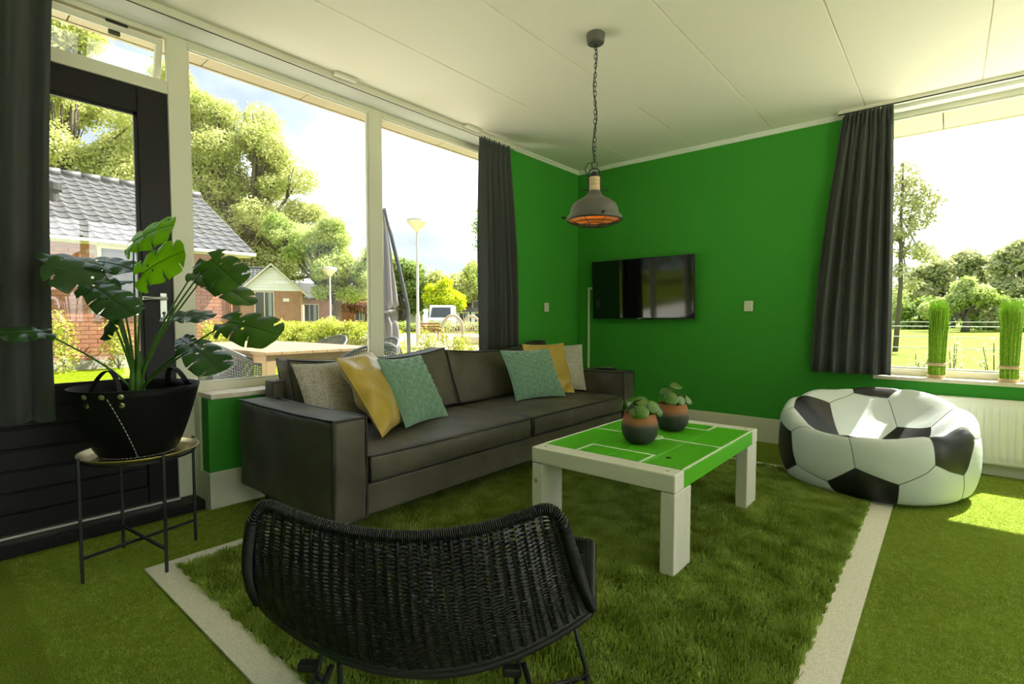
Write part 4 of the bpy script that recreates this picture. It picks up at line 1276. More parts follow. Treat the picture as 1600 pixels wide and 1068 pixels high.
MB().lathe([(0, 1.826), (0.0285, 1.826), (0.030, 1.822), (0.030, 1.802), (0.0275, 1.800), (0.030, 1.798), (0.030, 1.778), (0.0275, 1.776), (0.0300, 1.774), (0.030, 1.750), (0, 1.750)], 32, (LX, LY, 0)).build('neck', M['lamp_wood'], lamp, smooth=True)
shp = [(0.031, 1.752), (0.036, 1.742), (0.044, 1.728), (0.062, 1.714), (0.092, 1.698), (0.117, 1.678), (0.130, 1.655), (0.134, 1.632), (0.135, 1.622), (0.149, 1.613), (0.151, 1.600), (0.151, 1.594)]
inn = [(r - 0.003, z - 0.002) for r, z in shp[::-1][1:]]
MB().lathe(shp + [(0.147, 1.594)] , 56, (LX, LY, 0)).build('shade', M['lamp_grey'], lamp, smooth=True)
MB().lathe([(0.147, 1.594)] + inn + [(0, 1.745)], 56, (LX, LY, 0)).build('shade_lining', M['lamp_inner'], lamp, smooth=True)
rg = MB()
rg.tube([(LX + 0.146 * cos(a), LY + 0.146 * sin(a), 1.592) for a in [2 * pi * i / 48 for i in range(48)]], 0.0048, 8, closed=True)
for rr_, z in ((0.118, 1.575), (0.080, 1.563), (0.038, 1.557)):
    rg.tube([(LX + rr_ * cos(a), LY + rr_ * sin(a), z) for a in [2 * pi * i / 40 for i in range(40)]], 0.0020, 6, closed=True)
for k in range(8):
    a = 2 * pi * k / 8 + 0.2
    rg.tube([(LX + r * cos(a), LY + r * sin(a), z) for r, z in ((0.146, 1.592), (0.135, 1.582), (0.118, 1.575), (0.080, 1.563), (0.038, 1.557), (0.0, 1.555))], 0.0020, 6)
rg.build('wire_guard', M['black_metal'], lamp, smooth=True)
for a in (0.70 + pi, -0.75):
    q = Vector((cos(a), sin(a), 0))
    m = MB(); m.tube([Vector((LX, LY, 1.606)) + q * 0.150, Vector((LX, LY, 1.604)) + q * 0.168], 0.004, 8)
    m.tube([Vector((LX, LY, 1.604)) + q * 0.166, Vector((LX, LY, 1.603)) + q * 0.178], 0.009, 10)
    m.build('clamp_screw', M['black_metal'], lamp, smooth=True)
MB().lathe([(0, 1.605), (0.010, 1.608), (0.022, 1.622), (0.028, 1.642), (0.024, 1.665), (0.014, 1.685), (0.012, 1.70)], 24, (LX, LY, 0)).build('bulb', M['glass'], lamp, smooth=True)
fl = MB()
for k in range(6):
    a = 2 * pi * k / 6
    fl.tube([(LX + 0.006 * cos(a), LY + 0.006 * sin(a), 1.69), (LX + 0.013 * cos(a), LY + 0.013 * sin(a), 1.628)], 0.0012, 5)
fl.build('filament', M['bulb'], lamp)
MB().lathe([(0, 1.695), (0.014, 1.695), (0.014, 1.735), (0, 1.735)], 16, (LX, LY, 0)).build('lamp_holder', M['black_plastic'], lamp)

# ------------------------------------------------------------------ television, cable duct, sockets
tv = thing('television', 'black flat television mounted on the green back wall', 'television', (-2.28, 4.62, 1.33))
tilt = radians(3.0); yaw = radians(0)
TW_, THh = 1.062, 0.585
def tvp(x, d, z):   # local: x right, d towards the room, z up
    zz_ = z * cos(tilt) - d * sin(tilt) * 1.0
    return (-2.283 + x, 4.612 - d * cos(tilt) - z * sin(tilt), 1.333 + zz_)
def tvbox(m, x0, x1, d0, d1, z0, z1):
    vs = [tvp(x, d, z) for z in (z0, z1) for d in (d1, d0) for x in (x0, x1)]
    return m.add(vs, [(0, 2, 3, 1), (4, 5, 7, 6), (0, 1, 5, 4), (2, 6, 7, 3), (0, 4, 6, 2), (1, 3, 7, 5)])
m = MB(); tvbox(m, -TW_ / 2, TW_ / 2, -0.008, 0.012, -THh / 2, THh / 2); tvbox(m, -0.35, 0.35, -0.03, -0.008, -0.25, 0.1)
m.build('casing', M['black_plastic'], tv, bevel=0.003)
m = MB(); tvbox(m, -TW_ / 2 + 0.008, TW_ / 2 - 0.008, 0.0118, 0.0128, -THh / 2 + 0.014, THh / 2 - 0.008); m.build('screen', M['black_screen'], tv)
m = MB(); tvbox(m, -0.025, 0.025, 0.012, 0.0132, -THh / 2 + 0.003, -THh / 2 + 0.009); m.build('badge', M['metal_grey'], tv)
m = MB(); m.box(-2.43, -2.13, 4.645, 4.6885, 1.23, 1.43); m.build('wall_bracket', M['black_metal'], tv)
cd = thing('cable_duct', 'thin white cable duct rising behind the sofa to the television', 'duct', (-2.90, 4.685, 0.205))
m = MB(); m.box(-2.915, -2.893, 4.677, 4.6895, 0.206, 1.372).build('duct_run', M['white_plastic'], cd, bevel=0.002)
m = MB(); m.box(-2.893, -2.60, 4.677, 4.6895, 1.350, 1.372).build('duct_run', M['white_plastic'], cd, bevel=0.002)

def wall_socket(label, c, wdir, ndir, group=None):
    root = thing('wall_socket', label, 'socket', c, 'wall sockets on the green walls')
    c = Vector(c); w = Vector(wdir); n = Vector(ndir); z = Vector((0, 0, 1))
    MB().obox(c + n * 0.006, w * 0.036, n * 0.006, z * 0.045).build('plate', M['white_plastic'], root, bevel=0.006, seg=3)
    q = n.to_track_quat('Z', 'Y').to_matrix()
    for s in (-1, 1):
        MB().lathe([(0.0175, 0), (0.019, 0.0015), (0.0205, 0.0015), (0.0205, 0), ], 24, tuple(c + n * 0.0118 + z * (0.0215 * s)), m3=q).build('socket_ring', M['metal_grey'], root)
        hm_ = MB()
        for t in (-1, 1):
            hm_.lathe([(0, 0), (0.003, 0), (0.003, 0.0008), (0, 0.0008)], 10, tuple(c + n * 0.0118 + z * (0.0215 * s) + w * (0.0085 * t)), m3=q)
        hm_.build('socket_hole', M['black_plastic'], root)
wall_socket('white double wall socket on the back wall right of the television', (-1.312, 4.689, 1.153), (1, 0, 0), (0, -1, 0))
wall_socket('white double wall socket on the short green wall beside the far curtain', (-3.049, 4.12, 1.155), (0, 1, 0), (1, 0, 0))

# ------------------------------------------------------------------ radiator
rad = thing('radiator', 'white ribbed panel radiator under the back window', 'radiator', (1.1, 4.62, 0.085))
RX_0, RX_1 = -0.285, 2.45
pitch = 0.0365
nr = int((RX_1 - RX_0 - 0.08) / pitch)
m = MB()
def rfn(a, b):
    x = RX_0 + (RX_1 - RX_0) * a; z = 0.088 + 0.418 * b
    f = ((x - RX_0 - 0.05) / pitch)
    k = 0.0
    if 0 <= f <= nr and 0.07 < b < 0.90:
        q = 0.5 - 0.5 * cos(2 * pi * f)
        k = min(1, q * 2.2) * min(1, (b - 0.07) / 0.03, (0.90 - b) / 0.03)
    return (x, 4.600 - 0.009 * max(0, k), z)
m.grid(rfn, (nr + 2) * 8, 26)
m.build('front_panel', M['white_rad'], rad, smooth=True, solid=0.0015, recalc=False)
m = MB().box(RX_0, RX_1, 4.602, 4.665, 0.10, 0.495).build('core', M['white_rad'], rad)
m = MB()
m.box(RX_0 - 0.003, RX_1 + 0.003, 4.597, 4.603, 0.498, 0.514).box(RX_0 - 0.003, RX_1 + 0.003, 4.662, 4.668, 0.498, 0.514)
for k in range(70):
    x = RX_0 + 0.02 + k * (RX_1 - RX_0 - 0.04) / 69
    m.box(x - 0.006, x + 0.006, 4.603, 4.662, 0.505, 0.511)
m.build('top_grille', M['white_rad'], rad)
MB().box(RX_0 - 0.003, RX_0 + 0.001, 4.600, 4.668, 0.088, 0.514).box(RX_1 - 0.001, RX_1 + 0.003, 4.600, 4.668, 0.088, 0.514).build('side_panel', M['white_rad'], rad)
MB().lathe([(0, 0), (0.009, 0), (0.009, 0.012), (0.005, 0.016), (0, 0.016)], 14, (-0.16, 4.63, 0.512)).build('vent_cap', M['white_rad'], rad)
MB().tube([(RX_1 - 0.06, 4.64, 0.10), (RX_1 - 0.06, 4.64, 0.0)], 0.008, 10).build('pipe', M['white_rad'], rad)
for x in (0.1, 1.9): MB().box(x, x + 0.03, 4.66, 4.69, 0.14, 0.47).build('wall_hook', M['white_rad'], rad)

# ------------------------------------------------------------------ bundles of grass on the window sill
def bundle(label, x, y, seed):
    root = thing('grass_bundle', label, 'ornament', (x, y, 0.626), 'standing grass bundles on the back window sill')
    rng = np.random.default_rng(seed)
    N = 620; z0 = 0.628
    r = 0.048 * np.sqrt(rng.uniform(0, 1, N)); a = rng.uniform(0, 2 * pi, N)
    bx_ = x + r * np.cos(a); by_ = y + r * np.sin(a)
    H_ = rng.uniform(0.44, 0.56, N)
    fl_ = rng.normal(0, 0.10, N) + 0.10
    lx = rng.normal(0, 0.008, N); ly = rng.normal(0, 0.008, N)
    tx = x + (bx_ - x) * (1 + fl_) + lx; ty = y + (by_ - y) * (1 + fl_) + ly
    mxx = x + (bx_ - x) * 0.98; myy = y + (by_ - y) * 0.98
    w = 0.0024
    pa = rng.uniform(0, 2 * pi, N)
    wx = np.cos(pa) * w; wy = np.sin(pa) * w
    v = []
    for (cx_, cy_, cz_, k) in ((bx_, by_, np.full(N, z0 + 0.0), 1), (mxx, myy, z0 + H_ * 0.22, 1), (x + (bx_ - x) * 1.08, y + (by_ - y) * 1.08, z0 + H_ * 0.6, 1), (tx, ty, z0 + H_, 0.3)):
        v.append(np.stack([cx_ - wx * k, cy_ - wy * k, cz_], 1)); v.append(np.stack([cx_ + wx * k, cy_ + wy * k, cz_], 1))
    V = np.stack(v, 1).reshape(-1, 3)
    base = np.arange(N)[:, None] * 8
    F = np.concatenate([base + np.array([[0, 1, 3, 2]]), base + np.array([[2, 3, 5, 4]]), base + np.array([[4, 5, 7, 6]])], 0)
    tag(fast_mesh('grass_blades', V, F, M['bundle_grass'], root), kind='stuff')
    MB().lathe([(0, 0), (0.051, 0), (0.052, 0.024), (0, 0.024)], 28, (x, y, 0.6262)).build('foot', M['raffia'], root, smooth=False)
    MB().lathe([(0.049, 0.088), (0.0535, 0.089), (0.0535, 0.108), (0.049, 0.110)], 28, (x, y, 0.6262)).build('band', M['raffia'], root, smooth=True)
bundle('upright green grass bundle on the window sill, the one next to the dark curtain', -0.055, 4.742, 1)
bundle('upright green grass bundle on the window sill, the one farther from the curtain', 0.318, 4.742, 2)

# ------------------------------------------------------------------ football bean bag
bag = thing('bean_bag', 'large bean bag sewn like a black and white football beside the radiator', 'bean bag', (-0.355, 3.96, 0.0))
BC = Vector((-0.355, 3.96, 0))
phi = (1 + sqrt(5)) / 2
ico = []
for a in (-1, 1):
    for b in (-phi, phi):
        ico += [Vector((0, a, b)), Vector((a, b, 0)), Vector((b, 0, a))]
ico = [v.normalized() for v in ico]
el = min((ico[0] - v).length for v in ico[1:])
edges_ = [(i, j) for i in range(12) for j in range(12) if i != j and (ico[i] - ico[j]).length < el * 1.05]
def trunc(i, j): return ico[i] + (ico[j] - ico[i]) / 3
panels = []
def order(pts, n):
    t1 = n.orthogonal().normalized(); t2 = n.cross(t1)
    return sorted(pts, key=lambda p: atan2(p.dot(t2), p.dot(t1)))
for i in range(12):
    panels.append(('pentagon', order([trunc(i, j) for (a, j) in edges_ if a == i], ico[i])))
for i in range(12):
    for j in range(i + 1, 12):
        for k in range(j + 1, 12):
            if (i, j) in edges_ and (j, k) in edges_ and (i, k) in edges_:
                pts = [trunc(a, b) for a, b in ((i, j), (j, i), (j, k), (k, j), (k, i), (i, k))]
                panels.append(('hexagon', order(pts, (ico[i] + ico[j] + ico[k]).normalized())))
# orient: one pentagon low at the front (towards the camera), turned a little
fdir = Vector((0 - BC.x, 0 - BC.y, 0)).normalized(); rdir = Vector((0, 0, 1)).cross(fdir).normalized()
def bagdir(az, elv):   # az to the right as seen from the camera
    return (fdir * cos(az) + rdir * sin(az)) * cos(elv) + Vector((0, 0, 1)) * sin(elv)
P1 = bagdir(radians(-3), radians(-22))
up1 = (Vector((0, 0, 1)) - P1 * P1.z).normalized(); rt1 = up1.cross(P1).normalized()
psi = radians(-13)
tgt = (up1 * cos(psi) + rt1 * sin(psi)).normalized()
j0 = [j for (a, j) in edges_ if a == 0][0]
e1 = ico[0]; e2 = (ico[j0] - e1 * ico[j0].dot(e1)).normalized(); e3 = e1.cross(e2)
g1, g2 = P1, tgt; g3 = g1.cross(g2)
def orient(v): return g1 * v.dot(e1) + g2 * v.dot(e2) + g3 * v.dot(e3)
def bag_shape(d, off=0.0):
    d = d.normalized()
    el_ = math.asin(max(-1, min(1, d.z))); az = atan2(d.dot(rdir), d.dot(fdir))
    hz = sqrt(max(0, 1 - d.z ** 2))
    k = hz ** (0.66 if d.z < 0 else 0.66 + 0.5 * min(1, d.z / 0.45) ** 2)
    R0 = 0.525 * (1 + 0.015 * sin(3 * az + 1) + 0.01 * sin(5 * az))
    r = (R0 + off) * k
    back = -cos(az)        # +1 at the back
    zmid = 0.225
    if d.z >= 0:
        top = 0.30 + 0.075 * max(0, back) * hz - 0.05 * max(0, cos(az)) * hz + 0.01 * sin(az)
        z = zmid + (top + off) * (1 - max(0, 1 - sin(el_) / 0.50) ** 1.45)
        # hollow of the seat
    else:
        z = zmid + (0.42 + off) * sin(el_)
    x_ = r * sin(az); y_ = r * cos(az)     # y_ towards the camera
    if d.z > 0:
        ss = min(1, d.z / 0.45); ss = ss * ss * (3 - 2 * ss)
        q = ((x_ + 0.0) / 0.40) ** 2 + ((y_ - 0.05) / 0.40) ** 2
        z -= 0.30 * math.exp(-q ** 1.9) * ss
        z += (0.012 * sin(x_ * 17 + y_ * 6) * math.exp(-q) + 0.007 * sin(y_ * 24 - x_ * 9)) * ss
    zf = 0.010
    if z < zf + 0.05:
        z = zf + 0.05 * math.exp((z - zf - 0.05) / 0.05) if z > zf - 0.3 else zf
        z = max(z, zf)
    return BC + fdir * y_ + rdir * x_ + Vector((0, 0, z))
seam = MB()
done = set()
for kind_, pts in panels:
    pts = [orient(p) for p in pts]
    ctr = sum(pts, Vector()) / len(pts)
    m = MB(); n = len(pts); S = 9
    for i in range(n):
        a, b = pts[i], pts[(i + 1) % n]
        vs = []; idx = {}
        for p_ in range(S + 1):
            for q_ in range(S + 1 - p_):
                d = ctr + (a - ctr) * (p_ / S) + (b - ctr) * (q_ / S)
                e = (p_ + q_) / S          # 1 at the seam
                puff = 0.006 * (1 - e ** 6) - 0.003
                idx[(p_, q_)] = len(vs); vs.append(tuple(bag_shape(d, puff)))
        fs = []
        for p_ in range(S):
            for q_ in range(S - p_):
                fs.append((idx[(p_, q_)], idx[(p_ + 1, q_)], idx[(p_, q_ + 1)]))
                if p_ + q_ < S - 1:
                    fs.append((idx[(p_ + 1, q_)], idx[(p_ + 1, q_ + 1)], idx[(p_, q_ + 1)]))
        m.add(vs, fs)
        key = tuple(sorted([tuple(round(x, 3) for x in a), tuple(round(x, 3) for x in b)]))
        if key not in done:
            done.add(key)
            seam.tube([bag_shape(a.lerp(b, t / 8), -0.003) for t in range(9)], 0.0022, 5)
    import bmesh
    o = m.build('pentagon_panel' if kind_ == 'pentagon' else 'hexagon_panel', M['black_vinyl'] if kind_ == 'pentagon' else M['white_vinyl'], bag, smooth=False, recalc=False)
    bm = bmesh.new(); bm.from_mesh(o.data)
    bmesh.ops.remove_doubles(bm, verts=bm.verts, dist=0.0004)
    bmesh.ops.recalc_face_normals(bm, faces=bm.faces)
    for f in bm.faces: f.smooth = True
    bm.to_mesh(o.data); bm.free()
seam.build('seam', M['seam'], bag, smooth=True)
# ================================================================== outside
GZ = -0.05
M['brick'] = material('red_brick', (0.26, 0.10, 0.055), 0.85, var=(3.2, 0.3), color2=(0.38, 0.17, 0.10), bump=(40, 0.3, 0.005))
M['brick_b'] = material('brown_brick', (0.27, 0.115, 0.07), 0.85, var=(4, 0.2), bump=(40, 0.3, 0.005))
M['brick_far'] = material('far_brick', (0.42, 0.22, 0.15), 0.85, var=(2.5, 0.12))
M['mortar'] = material('mortar', (0.42, 0.34, 0.26), 0.9)
M['plinth'] = material('plinth_concrete', (0.38, 0.35, 0.29), 0.9, bump=(20, 0.5, 0.02))
M['tile'] = material('concrete_roof_tile', (0.062, 0.062, 0.062), 0.6, var=(2.0, 0.12), bump=(60, 0.2, 0.004))
M['gutter'] = material('zinc_gutter', (0.45, 0.44, 0.38), 0.5)
M['cream_paint'] = material('cream_paint', (0.68, 0.64, 0.48), 0.5)
M['white_board'] = material('white_gable_boards', (0.86, 0.86, 0.84), 0.6)
M['dark_frame'] = material('blue_grey_frame', (0.03, 0.045, 0.07), 0.4)
M['dark_room'] = material('dark_interior', (0.02, 0.022, 0.02), 0.3, spec=0.8)
M['room_curtain'] = material('grey_net_curtain', (0.30, 0.33, 0.32), 0.9)
M['oak'] = leaf_material('oak_foliage', (0.34, 0.39, 0.11), (0.60, 0.62, 0.28), 0.6, 0.35, 0.6, 0.2)
M['oak2'] = leaf_material('deep_foliage', (0.17, 0.25, 0.06), (0.33, 0.42, 0.13), 0.6, 0.35, 0.6, 0.2)
M['maple'] = leaf_material('maple_foliage', (0.28, 0.38, 0.08), (0.52, 0.58, 0.26), 0.6, 0.35, 0.6, 0.2)
M['redleaf'] = leaf_material('copper_foliage', (0.22, 0.09, 0.06), (0.32, 0.16, 0.09), 0.6, 0.3, 0.6, 0.2)
M['yellow_leaf'] = leaf_material('golden_foliage', (0.42, 0.50, 0.02), (0.60, 0.66, 0.05), 0.8, 0.4, 0.6, 0.2)
M['pale_leaf'] = leaf_material('pale_foliage', (0.32, 0.35, 0.16), (0.48, 0.50, 0.27), 0.8, 0.35, 0.6, 0.2)
M['shrub'] = leaf_material('shrub_foliage', (0.27, 0.31, 0.04), (0.46, 0.49, 0.13), 2.0, 0.4, 0.6, 0.2)
M['bark'] = material('bark', (0.10, 0.085, 0.06), 0.9, bump=(8, 0.6, 0.05))
M['sand'] = material('sandy_path', (0.42, 0.34, 0.22), 0.95, var=(2, 0.15), bump=(30, 0.3, 0.01))
M['teak'] = material('outdoor_teak', (0.27, 0.175, 0.085), 0.6, var=(5, 0.12), stretch=(0.1, 1, 1), color2=(0.35, 0.24, 0.12))
M['lamp_cream'] = material('street_lamp_cream', (0.62, 0.58, 0.42), 0.5)
M['lamp_post'] = material('street_lamp_post', (0.42, 0.42, 0.38), 0.5)
M['parasol_cloth'] = material('grey_parasol_cloth', (0.15, 0.135, 0.13), 0.75, bump=(12, 0.4, 0.02))
M['parasol_pole'] = material('parasol_pole', (0.05, 0.055, 0.06), 0.4)
M['poly'] = material('grey_garden_chair', (0.095, 0.10, 0.10), 0.5)
M['van_white'] = material('white_van_paint', (0.75, 0.77, 0.80), 0.3, coat=0.5)
M['rubber'] = material('tyre_rubber', (0.02, 0.02, 0.02), 0.8)
M['grey_wood'] = material('weathered_wood', (0.34, 0.29, 0.20), 0.8)
M['thatch'] = material('grey_slate', (0.16, 0.14, 0.12), 0.8, var=(1.5, 0.15))
M['fence_wire'] = material('white_fence_wire', (0.70, 0.72, 0.66), 0.6)
M['hedge_leaf'] = leaf_material('hedge_foliage', (0.10, 0.16, 0.03), (0.18, 0.25, 0.05), 1.0, 0.3, 0.6, 0.2)

struct(fast_mesh('ground', [(-260, -200, GZ), (200, -200, GZ), (200, 260, GZ), (-260, 260, GZ)], [(0, 1, 2, 3)], M['lawn']))
M['bounce_paving'] = material('pale_bounce_paving', (0.80, 0.77, 0.68), 0.85, var=(1.5, 0.08), bump=(20, 0.2, 0.005))
struct(MB().box(-8.6, -3.34, -6, 5.2, GZ - 0.1, GZ + 0.012).box(-3.34, 12, 4.95, 9.0, GZ - 0.1, GZ + 0.012).box(3.62, 12, -12, 4.95, GZ - 0.1, GZ + 0.012)
       .box(-3.34, 3.62, -12, YF - 0.22, GZ - 0.1, GZ + 0.012).box(-8.6, -3.34, -12, -6, GZ - 0.1, GZ + 0.012).build('terrace', M['bounce_paving']))  # paved surface added and kept pale to bounce sunlight up to the ceiling
struct(MB().prism([(-24, 9.5, GZ + 0.004), (-6.2, 7.2, GZ + 0.004), (-5.0, 9.0, GZ + 0.004), (-16, 21, GZ + 0.004), (-26, 26, GZ + 0.004), (-31, 20, GZ + 0.004)], (0, 0, 0.02)).build('sand_path', M['sand']))

# ---- foliage
def leaf_cloud(blobs, n, size, seed, flat=0.0, droop=0.0):
    """quads spread through the shells of ellipsoid blobs: (x, y, z, rx, ry, rz)"""
    rng = np.random.default_rng(seed)
    B = np.array(blobs, dtype=float)
    vol = B[:, 3] * B[:, 4] + B[:, 4] * B[:, 5] + B[:, 3] * B[:, 5]
    idx = rng.choice(len(B), n, p=vol / vol.sum())
    d = rng.normal(size=(n, 3)); d /= np.linalg.norm(d, axis=1)[:, None]
    rad = rng.uniform(0.25, 1.0, n) ** 0.5
    # lumpy outline
    lump = 1 + 0.16 * np.sin(d[:, 0] * 7 + idx * 2.1) * np.cos(d[:, 1] * 6 + idx) + 0.12 * np.sin(d[:, 2] * 9 + idx * 1.3)
    c = B[idx, :3] + d * B[idx, 3:] * (rad * lump)[:, None]
    c += rng.normal(size=(n, 3)) * size * 0.8
    nr_ = d * 0.6 + rng.normal(size=(n, 3)) * 0.75 + np.array([0, 0, 0.35])
    nr_ /= np.linalg.norm(nr_, axis=1)[:, None]
    a = np.cross(nr_, rng.normal(size=(n, 3))); a /= np.linalg.norm(a, axis=1)[:, None]
    b = np.cross(nr_, a)
    s = size * rng.uniform(0.6, 1.3, n)[:, None]
    V = np.stack([c - a * s, c - b * s * 0.62, c + a * s, c + b * s * 0.62], 1).reshape(-1, 3)
    F = np.arange(n * 4).reshape(n, 4)
    return V, F

def tree(name, label, base, trunk_r, blobs, n, size, mat, seed, group=None, cat='tree', trunk_top=None, branches=True):
    root = thing(name, label, cat, base, group)
    V, F = leaf_cloud(blobs, n, size, seed)
    tag(fast_mesh('foliage', V, F, mat, root), kind='stuff')
    rng = random.Random(seed)
    c = Vector([sum(b[i] for b in blobs) / len(blobs) for i in range(3)])
    top = Vector(trunk_top) if trunk_top else c + Vector((0, 0, 0))
    bs = Vector(base)
    m = MB()
    m.tube([bs, bs.lerp(top, 0.35) + Vector((trunk_r, trunk_r, 0)), bs.lerp(top, 0.7), top], [trunk_r * 1.25, trunk_r, trunk_r * 0.7, trunk_r * 0.3], 10)
    m.build('trunk', M['bark'], root, smooth=True)
    if branches:
        m = MB()
        for i, b in enumerate(blobs):
            st_ = bs.lerp(top, 0.4 + 0.4 * rng.random()); e = Vector(b[:3])
            md = st_.lerp(e, 0.5) + Vector((0, 0, -0.1 * (e - st_).length))
            m.tube([st_, md, e], [trunk_r * 0.42, trunk_r * 0.28, trunk_r * 0.08], 6)
            for k in range(3):
                e2 = e + Vector((rng.uniform(-1, 1) * b[3], rng.uniform(-1, 1) * b[4], rng.uniform(-.3, 1) * b[5])) * 0.75
                m.tube([md.lerp(e, 0.5), e2], [trunk_r * 0.16, trunk_r * 0.04], 5)
        tag(m.build('branches', M['bark'], root, smooth=True), kind='stuff')
    return root

def blobs_at(pts, r, seed, jit=0.35, sub=5):
    rng = random.Random(seed); out = []
    for p in pts:
        rr = p[3] if len(p) > 3 else r
        for k in range(sub):
            q = [p[i] + rng.uniform(-1, 1) * rr * jit * 1.6 for i in range(3)]
            s = rr * rng.uniform(0.38, 0.62)
            out.append((q[0], q[1], q[2], s, s, s * 0.75))
    return out

def farther(pts, r, seed, k=1.18):
    return blobs_at([(p[0] * k, p[1] * k, 1.05 + (p[2] - 1.05) * k, p[3] * k) for p in pts], r, seed)

# tall oaks behind the near brick house
tree('oak_tree', 'tall airy oak rising behind the near brick house, seen above the black door', (-42.5, 6.5, GZ), 0.28,
     blobs_at([(-41.7, 6.4, 13.2, 3.2), (-39.3, 9.4, 12.6, 3.2), (-40.9, 4.6, 15.5, 3.0), (-38.98, 7.2, 17.5, 2.6), (-41, 8, 9.5, 3.0), (-41, 4.5, 10, 3.0)], 3, 1), 62000, 0.10, M['oak'], 1, 'oaks behind the houses')
tree('oak_tree', 'great spreading oak in the middle pane, the tallest of the trees', (-48.4, 19.1, GZ), 0.6,
     farther([(-42, 15.0, 15.6, 2.6), (-40.4, 16.6, 14.6, 2.8), (-39.2, 17.6, 13.2, 2.4), (-41.1, 15.6, 11.4, 3.2), (-43.1, 13.9, 17.4, 2.4), (-39.4, 17.4, 10.0, 3.0), (-38.2, 18.6, 10.2, 2.6), (-43.5, 13.6, 13.5, 3.0),
               (-40.5, 17.0, 7.0, 3.2), (-43, 14.5, 8.2, 3.4), (-38.6, 18.4, 6.2, 2.8), (-37.6, 19.6, 8.4, 2.2), (-36.6, 20.6, 6.4, 2.0), (-36.0, 21.0, 4.6, 2.0)], 3, 2), 130000, 0.11, M['oak'], 2, 'oaks behind the houses')
tree('oak_tree', 'dark bushy oak low behind the gabled house', (-54, 20.6, GZ), 0.45,
     farther([(-46.5, 15.5, 6.0, 3.2), (-45.5, 18.0, 6.2, 3.2), (-44.5, 20.0, 5.4, 3.0), (-47.5, 13, 6.5, 3.2)], 3, 3), 36000, 0.13, M['oak2'], 3, 'oaks behind the houses')
tree('maple_tree', 'light green maple standing before the far houses, a street lamp in front of it', (-31.2, 18.3, GZ), 0.22,
     blobs_at([(-32.4, 17.4, 5.7, 1.4), (-31.3, 18.4, 4.0, 1.8), (-30.9, 18.8, 6.0, 1.8), (-31.6, 18.1, 3.4, 1.2), (-33.8, 16.8, 6.6, 1.6), (-30.0, 19.5, 3.4, 1.5), (-29.5, 19.9, 4.6, 1.3), (-32, 18.2, 6.6, 1.5), (-29.2, 20.1, 3.0, 1.2)], 2, 4), 60000, 0.075, M['maple'], 4)
tree('copper_tree', 'small copper-leaved tree at the right edge of the middle pane', (-41.5, 27.8, GZ), 0.15,
     blobs_at([(-43.2, 29.0, 3.2, 1.6), (-42, 28.2, 5.0, 1.5), (-41.2, 27.2, 2.4, 1.4)], 2, 5), 9000, 0.13, M['redleaf'], 5)
tree('roadside_tree', 'dark green tree left of the street lamp in the narrow pane', (-48.9, 37.6, GZ), 0.3,
     blobs_at([(-49.2, 36.8, 6.8, 2.6), (-48.5, 38.2, 5.4, 2.6), (-50, 36, 4.0, 2.4), (-47.8, 39.3, 3.6, 2.2)], 2, 6), 16000, 0.2, M['oak2'], 6)
tree('roadside_tree', 'broad olive-green tree right of the street lamp behind the golden one', (-43.5, 42.1, GZ), 0.3,
     blobs_at([(-44.6, 41.0, 5.0, 2.8), (-42.4, 43.2, 5.2, 2.8), (-41.0, 44.8, 4.2, 2.4), (-45.6, 39.8, 4.2, 2.2)], 2, 7), 18000, 0.2, M['oak'], 7)
tree('golden_tree', 'small round golden-leaved tree behind the white van', (-34.4, 31.3, GZ), 0.12,
     blobs_at([(-34.9, 30.9, 3.0, 1.2), (-34.0, 31.8, 3.1, 1.2), (-34.4, 31.3, 3.8, 1.0), (-33.6, 32.3, 2.4, 1.0)], 1, 8), 9000, 0.12, M['yellow_leaf'], 8)
tree('birch_tree', 'slender drooping birch whose twigs hang beside the dark curtain', (-13.0, 15.2, GZ), 0.09,
     [(-14.05, 14.50, 4.6, .30, .30, .35), (-13.9, 14.6, 3.9, .35, .3, .4), (-14.08, 14.40, 2.75, .3, .28, .4), (-13.6, 14.9, 4.9, .7, .7, .6), (-13.1, 15.3, 5.6, 1.0, 1.0, 0.9), (-13.2, 15.0, 4.2, .8, .8, .7), (-13.3, 15.0, 3.0, .6, .6, .6)],
     5000, 0.05, M['oak2'], 9, trunk_top=(-13.0, 15.2, 6.0))
tree('young_tree', 'slender pale-leaved young tree beyond the back window, next to the curtain', (-1.32, 21.2, GZ), 0.065,
     [(-1.25, 21.3, 5.7, .45, .45, .5), (-0.95, 21.7, 5.3, .5, .5, .4), (-0.65, 21.95, 4.9, .45, .45, .35), (-1.2, 21.4, 4.8, .5, .5, .4), (-0.85, 21.8, 4.3, .6, .5, .3), (-1.25, 21.3, 3.9, .45, .4, .3),
      (-0.95, 21.6, 3.3, .6, .5, .25), (-0.6, 21.9, 3.1, .4, .4, .2), (-1.3, 21.2, 2.6, .35, .35, .25), (-1.0, 21.6, 2.2, .35, .3, .2), (-1.8, 20.8, 5.0, .6, .6, .5), (-1.9, 20.8, 3.8, .6, .6, .5)], 5200, 0.06, M['pale_leaf'], 10, trunk_top=(-1.28, 21.25, 6.2))
tree('field_tree', 'wide dome-shaped tree at the far edge of the field', (0.0, 79.0, GZ), 0.5,
     blobs_at([(-2.2, 77.5, 5.4, 2.2), (0.0, 79.0, 7.0, 2.4), (2.2, 80.8, 6.2, 2.2), (3.4, 81.8, 4.4, 2.0), (-3.4, 76.5, 4.0, 1.8)], 2, 11), 11000, 0.26, M['pale_leaf'], 11)
